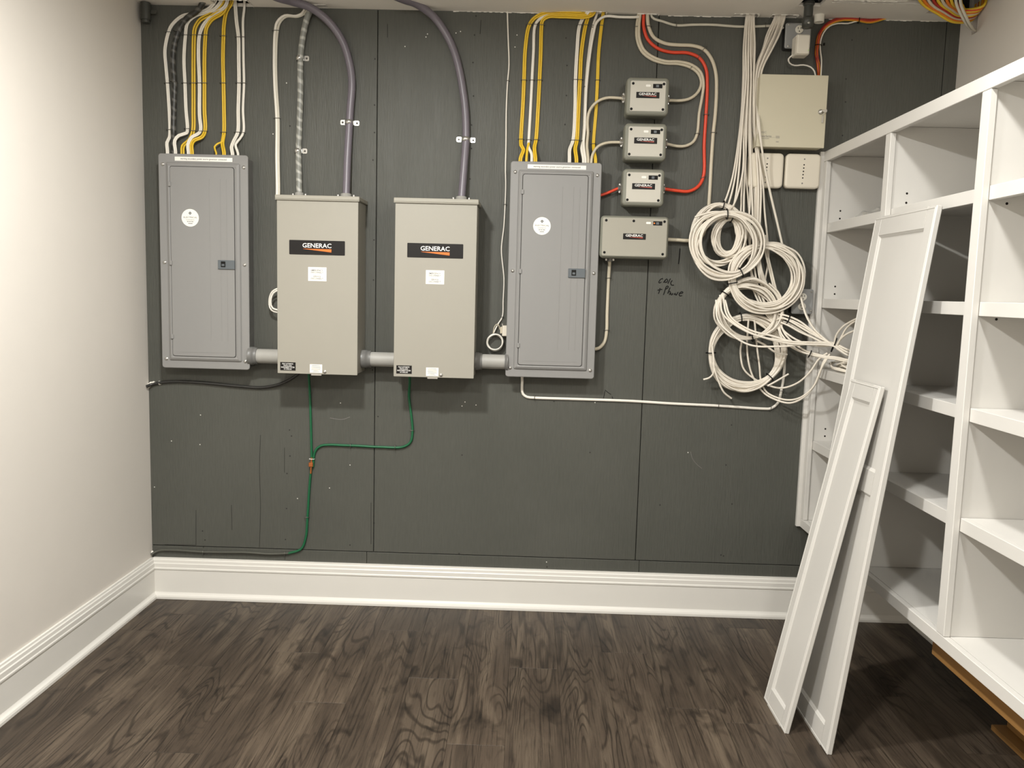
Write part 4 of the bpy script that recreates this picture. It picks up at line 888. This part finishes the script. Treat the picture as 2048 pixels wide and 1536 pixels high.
for u, v in ((1623, 584), (1622, 622)):
    m_ = MB(); q = P(u, v, -.054); screw(m_, q.x, -0.0505, q.z, 0.0045); part('screw', m_, M_STEEL, ob2)
# rigid pipe from the ceiling to the upper outlet box
pp = thing('rigid_pipe', 'dark painted rigid pipe dropping from the ceiling to the upper outlet box', 'pipe', (P(1617, 40, -.06).x, -.06, P(1617, 56, -.06).z))
py = PZ(1617, 11, H).y; pxx = P(1617, 20, py).x
zb_ = P(1617, 56, py).z
part('pipe', MB().cyl((pxx, py, zb_+0.03), (pxx, py, H+0.05), 0.0185, 20), M_PIPE, pp)
part('connector', MB().lathe((pxx, py, zb_), (0, 0, 1), [(0, .012), (.001, .0225), (.036, .0235), (.040, .022), (.042, .019)], 20), M_PIPE, pp)
part('coupling', MB().lathe((pxx, py, P(1617, 12, py).z), (0, 0, 1), [(0, .019), (.004, .0225), (.007, .0235), (.009, .022)], 20), M_PIPE, pp)
part('lock_ring', MB().lathe((pxx, py, P(1617, 12, py).z+0.0092), (0, 0, 1), [(0, .0235), (.007, .0235), (.009, .019)], 20), M_STEEL, pp)
m_ = MB(); screw(m_, pxx-0.003, py-0.0235, zb_+0.014, 0.004); part('set_screw', m_, M_STEEL, pp)
# white pvc stub
pv = P(1639, 30, -.045)
zs_ = P(1639, 45, -.045).z
stub = MB(); n_ = 26; ringp = [(0.09, .0215), (.030, .0215), (.028, .0205), (0, .0205), (0, .0175), (0.09, .0175)]
vs = [(pv.x+rad*math.cos(2*math.pi*i/n_), -.045+rad*math.sin(2*math.pi*i/n_), zs_+h) for h, rad in ringp for i in range(n_)]
stub.add(vs, [(j*n_+i, j*n_+(i+1) % n_, (j+1)*n_+(i+1) % n_, (j+1)*n_+i) for j in range(5) for i in range(n_)], False)
single('pvc_stub', stub, M_OUTLET, 'short open white pvc stub sticking out of the ceiling beside the pipe', 'pipe')
# alarm wires
HQ = [Vector((P(1772+i*2, 40, 0).x, -.012, H+0.01)) for i in range(8)]
base = [(1740, 41), (1716, 37.5), (1685, 36.5), (1665, 42), (1648, 54), (1637.5, 73), (1634, 94), (1633, 109), (1636, 125), (1638, 148)]
alw = [('red alarm wire on the outer side of the bundle above the alarm cabinet', M_REDW, (-2.2, -1.5), -.010), ('red alarm wire in the middle of the bundle above the alarm cabinet', M_REDW, (0, 0.5), -.018), ('dark red alarm wire on the inner side of the bundle above the alarm cabinet', M_REDW, (2.2, 1.2), -.010),
       ('orange alarm wire in the bundle above the alarm cabinet', M_ORW, (1.2, 3.0), -.016), ('yellow alarm wire in the bundle above the alarm cabinet', M_YEL, (-1.0, 4.2), -.013)]
for i, (lab, m_, (du, dv), yy) in enumerate(alw):
    sg_ = -1 if i > 2 else 1
    pts = [HQ[i]] + [(u+du*(1 if v > 60 else 0)*(sg_ if v > 110 else 1), v+dv*(1 if v < 60 else 0), yy) for u, v in base] + [Vector((P(1638+du*sg_, 151, -.03).x, -.03, 2.4165))]
    cable(lab, pts, m_, r=0.0036, group=None)
cable('white alarm wire hanging below the red bundle above the alarm cabinet', [HQ[6], (1740, 43, -.01), (1716, 42, -.012), (1696, 47, -.012), (1676, 47, -.012), (1659, 52.5, -.012), (1647.5, 65, -.012), (1641, 83, -.012), (1640.5, 99, -.012), (1643, 120, -.02), (1642.5, 140, -.03), Vector((P(1642, 150, -.03).x, -.03, 2.4165))], M_WIREW, r=0.003)
def ring_mb(c, t, a, b, r=0.0018):
    """tie loop round a bundle: c centre, t tangent"""
    t = Vector(t).normalized(); n1 = t.cross(Vector((0, 1, 0))); n1 = n1.normalized() if n1.length > 1e-3 else Vector((1, 0, 0)); n2 = t.cross(n1)
    return MB().tube([Vector(c)+n1*(a*math.cos(2*math.pi*i/16))+n2*(b*math.sin(2*math.pi*i/16)) for i in range(16)], r, 6, closed=True, step=0.004)
single('cable_tie', ring_mb(P(1637, 90.5, -.013), (0.05, 0, 1), 0.013, 0.012).bbox(P(1644, 91, 0).x, P(1647, 91, 0).x, -.02, -.012, P(1644, 93, 0).z, P(1644, 88, 0).z, .001), M_BLK, 'black cable tie round the red alarm wires', 'cable tie')
single('cable_tie', ring_mb(P(1717, 40, -.013), (1, 0, 0), 0.013, 0.012), M_BLK, 'black cable tie on the alarm wires along the ceiling', 'cable tie')

# ================================================================== CEILING CORNER BUNDLE
cb = [(M_YEL, 'yellow'), (M_ORW, 'orange'), (M_WIREB, 'beige'), (M_REDW, 'red'), (M_YEL, 'yellow'), (M_WIREB, 'beige'), (M_ORW, 'orange'), (M_YEL, 'yellow'), (M_RED, 'bright red'), (M_YEL, 'yellow')]
rr = random.Random(12)
ORD0 = ['first', 'second', 'third', 'fourth', 'fifth', 'sixth', 'seventh', 'eighth', 'ninth', 'tenth']
for i, (m_, cn) in enumerate(cb):
    t = i/9
    sag = 0.050*(1-t)+0.006
    p0 = Vector((3.22+0.17*t, -.30, H+0.04)); p1 = Vector((3.27+0.16*t, -.245, H-0.004-0.004*rr.random())); p2 = Vector((3.36+0.10*t, -.20, H-0.62*sag)); p3 = Vector((3.45+0.04*t, -.165, H-sag)); p4 = Vector((3.54, -.135-0.07*t, H-0.55*sag)); p5 = Vector((3.553, -.12-0.08*t, H+0.03))
    cable('%s cable sagging from the ceiling cut in the right corner, %s from below' % (cn, ORD0[i]), [p0, p1, p2, p3, p4, p5], m_, r=0.0058, group='sagging corner cables')
for i, (du, lab) in enumerate(((0, 'left'), (7, 'right'))):
    cable('flat white cable slanting from the ceiling cut into the wall slot, %s one' % lab, [Vector((3.395+0.02*i, -.30, H+0.03)), Vector((3.40+0.018*i, -.262, H-0.001)), PX(1928+du, 40, 3.46+0.01*i), PX(1942+du*.6, 58, 3.52+.005*i), Vector((XR+0.012, -.125+0.012*i, 2.602+0.006*i))], M_WIREG, r=0.0045, ra=0.0062)

# ================================================================== DATA CABLE BUNDLES AND COILS
RD = 0.0043
def jit(a, s_): return rr.uniform(-a, a)*s_
rr = random.Random(31)
ORD = ['first', 'second', 'third', 'fourth', 'fifth', 'sixth', 'seventh', 'eighth', 'ninth', 'tenth', 'eleventh', 'rightmost']
GL = 'left hanging bundle'; GR_ = 'right hanging bundle'
# left bundle: 12 strands
ends = [[(1466, 350), (1453, 395), (1447, 408)], [(1471, 350), (1461, 395), (1452, 420)], [(1477, 350), (1470, 400), (1463, 425)], [(1486, 340), (1475, 390), (1466, 412)]]
for i in range(12):
    t = i/11; yy = -.012-0.010*((i*7) % 3); j = lambda s_=1.0: rr.uniform(-1.6, 1.6)*s_
    pts = [Vector((P(1493+15*t, 29, 0).x, -.018-.004*((i*5) % 3), H+.05)), (1493+15*t, 30, -.018), (1489+19*t+j(), 94, yy), (1487.5+21*t+j(), 156, yy), (1482+26*t+j(1.5), 240, yy)]
    if i < 4:
        pts += [(u, v, -.03-.012*i) for u, v in ends[i]] + [(ends[i][-1][0]-6, ends[i][-1][1]+6, -.05-.012*i)]
        lab = 'white data cable leading to the top coil, %s from left in the left hanging bundle' % ORD[i]
    else:
        k_ = (i-4)/7
        pts += [(1483+34*k_+j(2), 330, yy-.008), (1485+32*k_+j(2), 400, yy-.012), (1488+28*k_+j(3), 470, yy-.014), (1496+24*k_+j(3), 530, -.03), (1508+30*k_+j(3), 580, -.04), (1530+26*k_, 625, -.06), (1552+12*k_, 652, -.07)]
        lab = 'white data cable running straight down, %s from left in the left hanging bundle' % ORD[i]
    cable(lab, pts, M_DATA, r=RD, group=GL)
for i in range(8):
    t = i/7; yy = -.014-0.009*((i*5) % 3); j = lambda s_=1.0: rr.uniform(-1.2, 1.2)*s_
    pts = [Vector((P(1550+20*t, 32, 0).x, -.02, H+.05)), (1550+20*t, 34, -.02), (1535+24*t+j(), 69, yy), (1525+20*t+j(), 97, yy), (1513+13*t+j(), 133, yy), (1510+11*t+j(), 156, yy), (1509+8*t+j(), 200, yy), (1509+8*t+j(), 240, -.10 if t > .6 else yy-.02)]
    if i in (5, 6, 7):
        pts += [(1519+4*(t), 290, -.10), (1528+3*t, 340, -.075), (1537+6*t, 395, -.06), (1552+5*t, 455, -.05), (1561+4*t, 490, -.05)] if i > 5 else [(1516, 300, -.06), (1526, 370, -.05), (1529, 420, -.04), (1535, 480, -.04), (1537, 520, -.03), (1530, 560, -.03)]
        if i > 5: pts += [(1550-4*t, 560, -.05), (1556-2*t, 600, -.05), (1562, 640, -.06)] if False else []
        lab = 'white data cable angling over the alarm module, %s from left in the right hanging bundle' % ORD[i]
    else:
        pts += [(1512+10*t+j(), 300, yy-.02), (1514+12*t+j(2), 380, yy-.02), (1513+12*t+j(2), 460, yy-.02), (1515+14*t+j(2), 530, -.035), (1536+10*t, 590, -.05), (1556+6*t, 640, -.06)]
        lab = 'white data cable running straight down, %s from left in the right hanging bundle' % ORD[i]
    cable(lab, pts, M_DATA, r=RD, group=GR_)
for k_, (a, b) in enumerate((((1531, 505), (1557, 605)), ((1535, 505), (1561, 603)))):
    cable('white data cable slanting through the middle of the large right coil, %s one' % ('left', 'right')[k_], [(a[0]-4, 470, -.05), (a[0], 505, -.045), (a[0]+9, 545, -.045), (a[0]+19, 585, -.045), (b[0], b[1]+2, -.05), (b[0]+4, 640, -.06)], M_DATA, r=RD, group='slanting data cables')

def coil(label, cu, cv, ru, rv, turns, yc, spread, thick, ties, seed, r=RD, tilt=0.0, tails=()):
    """a hank of one cable: turns wound about an ellipse whose pixel size is given, lying against the wall"""
    q = random.Random(seed); c = P(cu, cv, yc); s_ = F/((c-CAM).dot(f2)); a, b = ru/s_, rv/s_
    root = thing('cable_coil', label, 'cable coil', P(cu, cv+rv, yc), 'hanging data cable coils')
    pts = []; n = 16
    ph = q.random()*6
    prs = []
    for k_ in range(turns):
        prs.append((q.uniform(-1, 1)*thick, q.uniform(-1, 1)*thick*.8, q.uniform(-1, 1)*spread, q.uniform(-.011, .011), q.uniform(-.011, .011), q.random()*6.28))
    for t in range(turns*n):
        k0 = t//n; k1 = min(k0+1, turns-1); f_ = (t % n)/n; f_ = f_*f_*(3-2*f_)
        pr = [prs[k0][i]*(1-f_)+prs[k1][i]*f_ for i in range(5)]
        th = 2*math.pi*t/n+1.57
        wob = 0.006*math.sin(2*th+prs[k0][5])
        # ties pinch the strands together
        pin = 1.0
        for ta in ties:
            d_ = abs((math.degrees(th)-ta+180) % 360-180)
            if d_ < 50: pin = min(pin, 0.35+0.65*(d_/50)**1.3)
        rad = pr[0]*pin+wob*pin
        x = (a+rad)*math.cos(th)+pr[3]*pin; z = (b+rad)*math.sin(th)+pr[4]*pin
        xr = x*math.cos(tilt)-z*math.sin(tilt); zr = x*math.sin(tilt)+z*math.cos(tilt)
        pts.append(Vector((c.x+xr, min(-r-0.001, c.y+pr[2]*pin), c.z+zr)))
    part('loops', MB().tube(pts, r, 6, step=0.013), M_DATA, root)
    for ta in ties:
        th = math.radians(ta); x, z = a*math.cos(th), b*math.sin(th)
        p = Vector((c.x+x*math.cos(tilt)-z*math.sin(tilt), c.y, c.z+x*math.sin(tilt)+z*math.cos(tilt)))
        tg = Vector((-a*math.sin(th), 0, b*math.cos(th)))
        part('tie', ring_mb(p, tg, thick*.55+r*2.0, spread*.5+r*2.2, 0.0024), M_BLK, root)
    for tl in tails: part('tail', MB().tube(to3(tl, yc), r, 6), M_DATA, root)
    return root
coil('large white cable coil lowest of the hanging coils', 1492, 704, 70, 70, 24, -.045, .022, .023, (183, -44, 102), 1,
     tails=([(1424, 690, -.07), (1428, 730, -.075), (1426, 748, -.07), (1418, 756, -.06), (1407, 759, -.05)], [(1425, 725, -.075), (1436, 760, -.075), (1448, 785, -.07), (1463, 797, -.06)], [(1535, 772, -.075), (1555, 761, -.075), (1577, 748, -.07)]))
coil('white cable coil behind and above the lowest one', 1494, 622, 58, 53, 14, -.075, .018, .020, (-70, 150), 2, tilt=-0.15)
coil('large white cable coil on the right beside the lower outlet', 1530, 555, 66, 62, 21, -.090, .022, .024, (192, 100), 3)
coil('narrow white cable coil nested inside the top left coils', 1455, 473, 27, 37, 13, -.075, .014, .019, (75,), 4)
coil('white cable coil at the back of the top left group', 1437, 467, 46, 57, 11, -.062, .016, .016, (82,), 5)
coil('white cable coil at the front of the top left group', 1455, 490, 64, 61, 14, -.115, .018, .024, (94, -62), 6, tilt=0.0,
     tails=([(1449, 424, -.12), (1425, 424, -.12), (1405, 429, -.11), (1390, 434, -.10)],))
# loose loops and the run into the shelving
def dloop(label, pts, grp): cable(label, pts, M_DATA, r=RD, group=grp)
dloop('white data cable looping lowest left of the shelving, outer one', [(1497, 639, -.05), (1494, 694, -.03), (1500, 737, -.025), (1512, 765, -.02), (1528, 786, -.03), (1548, 798, -.05), (1580, 806, -.09), (1611, 792, -.14), (1634, 762, -.17), (1648, 722, -.19), (1660, 708, -.20)], 'loose low loops')
dloop('white data cable looping lowest left of the shelving, inner one', [(1509, 640, -.05), (1514, 694, -.03), (1519, 733, -.025), (1522, 762, -.02), (1533, 784, -.03), (1556, 796, -.05), (1580, 800, -.09), (1603, 794, -.13), (1627, 773, -.165), (1644, 734, -.19), (1658, 712, -.20)], 'loose low loops')
dloop('white data cable looping through the lowest coil up to the shelving', [(1484, 680, -.08), (1481, 706, -.03), (1487, 737, -.025), (1506, 756, -.02), (1540, 772, -.03), (1564, 776, -.06), (1595, 766, -.11), (1619, 745, -.15), (1639, 717, -.18), (1655, 706, -.20)], 'loose low loops')
dloop('white data cable end poking down across the lowest coil', [(1514, 682, -.10), (1530, 690, -.10), (1548, 703, -.10), (1562, 708, -.10), (1574, 709, -.09)], None)
starts = [[(1432, 600), (1436, 640), (1462, 668), (1500, 690), (1560, 693)], [(1440, 590), (1446, 628), (1480, 656), (1520, 673), (1570, 682)], [(1446, 590), (1455, 632), (1490, 660), (1530, 676), (1580, 687)],
          [(1450, 600), (1462, 634), (1500, 660), (1545, 672), (1590, 684)], [(1552, 640), (1566, 636), (1585, 645), (1610, 660), (1640, 676)], [(1556, 628), (1575, 632), (1600, 643), (1625, 662), (1648, 678)],
          [(1560, 636), (1580, 640), (1605, 652), (1630, 668), (1650, 682)], [(1562, 645), (1575, 650), (1600, 664), (1625, 675), (1648, 686)], [(1560, 650), (1568, 662), (1590, 678), (1615, 688), (1645, 692)],
          [(1558, 652), (1563, 668), (1582, 690), (1605, 704), (1635, 712)], [(1562, 650), (1570, 668), (1590, 688), (1612, 702), (1640, 710)], [(1601, 592), (1606, 612), (1614, 635), (1630, 660), (1652, 680)], [(1603, 596), (1610, 622), (1618, 640), (1633, 664), (1653, 683)],
          [(1566, 642), (1586, 652), (1612, 668), (1632, 678), (1650, 688)], [(1556, 655), (1566, 680), (1590, 698), (1615, 708), (1640, 714)]]
for i, s_ in enumerate(starts):
    n_ = len(s_); low = i in (9, 10, 14)
    pts = [(u, v, -.075-.025*k_-(.004*(i % 4))) for k_, (u, v) in enumerate(s_)]
    t = (i*5 % 15)/15
    if low: tail = [(1668, 714+2*(i % 3), -.215), (1694, 719+2*(i % 3), -.26), (1716, 722, -.30)]
    else: tail = [(1667+2*t, 686+10*t, -.205-.012*(i % 3)), (1690, 697+16*t, -.25-.01*(i % 3)), (1712, 706+18*t, -.30)]
    if i in (11, 12): lab = 'white data cable passing over the lower outlet into the shelving, %s one' % ('left' if i == 11 else 'right')
    elif i < 4: lab = 'white data cable sweeping under the coils into the shelving, %s' % ('outermost and lowest one', 'second from outside', 'third from outside', 'innermost one')[i]
    else: lab = 'white data cable in the short bundle led into the shelving'
    cable(lab, pts+tail, M_DATA, r=RD, group='cables led into the shelving')
for lab, c, tg, a, b in (('black cable tie round the bundle where it enters the shelving', (1668, 690, -.205), (1, -.3, -.35), .030, .026), ('black cable tie on the thin lower bundle at the shelving edge', (1620, 708, -.165), (1, -.3, -.4), .015, .015), ('black cable tie on the bundle below the large right coil', (1575, 638, -.10), (1, 0, -.3), .022, .022)):
    single('cable_tie', ring_mb(P(*c), tg, a, b, 0.0026), M_BLK, lab, 'cable tie')
# pile of slack lying on the shelf inside the first bay
q = random.Random(77)
for k_ in range(3):
    pts = []
    for t in range(5*14):
        th = 2*math.pi*t/14; rad = 0.085+0.03*math.sin(th*0.37+k_)+q.uniform(-.006, .006)
        pts.append(Vector((3.145+0.015*k_+rad*1.0*math.cos(th), -.20-0.05*k_+rad*math.sin(th)*1.15, max(1.172+RD+0.001, 1.195+0.018*k_+0.016*math.sin(th*1.3+k_*2)+q.uniform(-.006, .006)))))
    r_ = thing('cable_coil', ['white cable hank lying lowest on the shelf inside the first bay', 'white cable hank lying in the middle of the shelf pile', 'white cable hank lying on top of the shelf pile'][k_], 'cable coil', (3.145, -.2, 1.173), 'slack hanks on the shelf')
    part('loops', MB().tube(pts, RD, 6, step=0.014), M_DATA, r_)
for k_, pts in enumerate(([(1668, 692, -.21), (1672, 672, -.23), (1684, 655, -.26), (1700, 644, -.30), (1716, 636, -.34)], [(1672, 694, -.22), (1684, 672, -.25), (1692, 658, -.27), (1706, 645, -.31), (1720, 638, -.34)], [(1670, 696, -.215), (1680, 680, -.24), (1694, 668, -.28), (1712, 660, -.32)])):
    cable('white data cable arching up inside the first bay, %s of three' % ('highest', 'middle', 'lowest')[k_], pts, M_DATA, r=RD, group='arching cables in the first bay')

# ================================================================== PLASTIC FILM ON THE SHELF
q = random.Random(4); bm = bmesh.new()
NX, NY = 26, 14; grid = []
for i in range(NX):
    row = []
    for j in range(NY):
        s_, t = i/(NX-1), j/(NY-1)
        env = (math.sin(math.pi*min(1, max(0, s_)))**.5)*(math.sin(math.pi*t)**.6)
        z = 1.8085+0.038*env*(0.55+0.45*math.sin(s_*17+t*5)*math.sin(t*13-s_*4))+q.uniform(0, .008)*env
        row.append(bm.verts.new((3.055+0.16*t+0.012*math.sin(s_*9), -.13-.40*s_+0.012*math.sin(t*8), max(z, 1.8075))))
    grid.append(row)
for i in range(NX-1):
    for j in range(NY-1): bm.faces.new((grid[i][j], grid[i+1][j], grid[i+1][j+1], grid[i][j+1]))
fm = MB(); bm.verts.index_update(); fm.add([v.co[:] for v in bm.verts], [[v.index for v in f.verts] for f in bm.faces]); bm.free()
bag = single('plastic_film', fm, M_BAG, 'crumpled clear plastic film on the upper shelf of the first bay', 'plastic film')
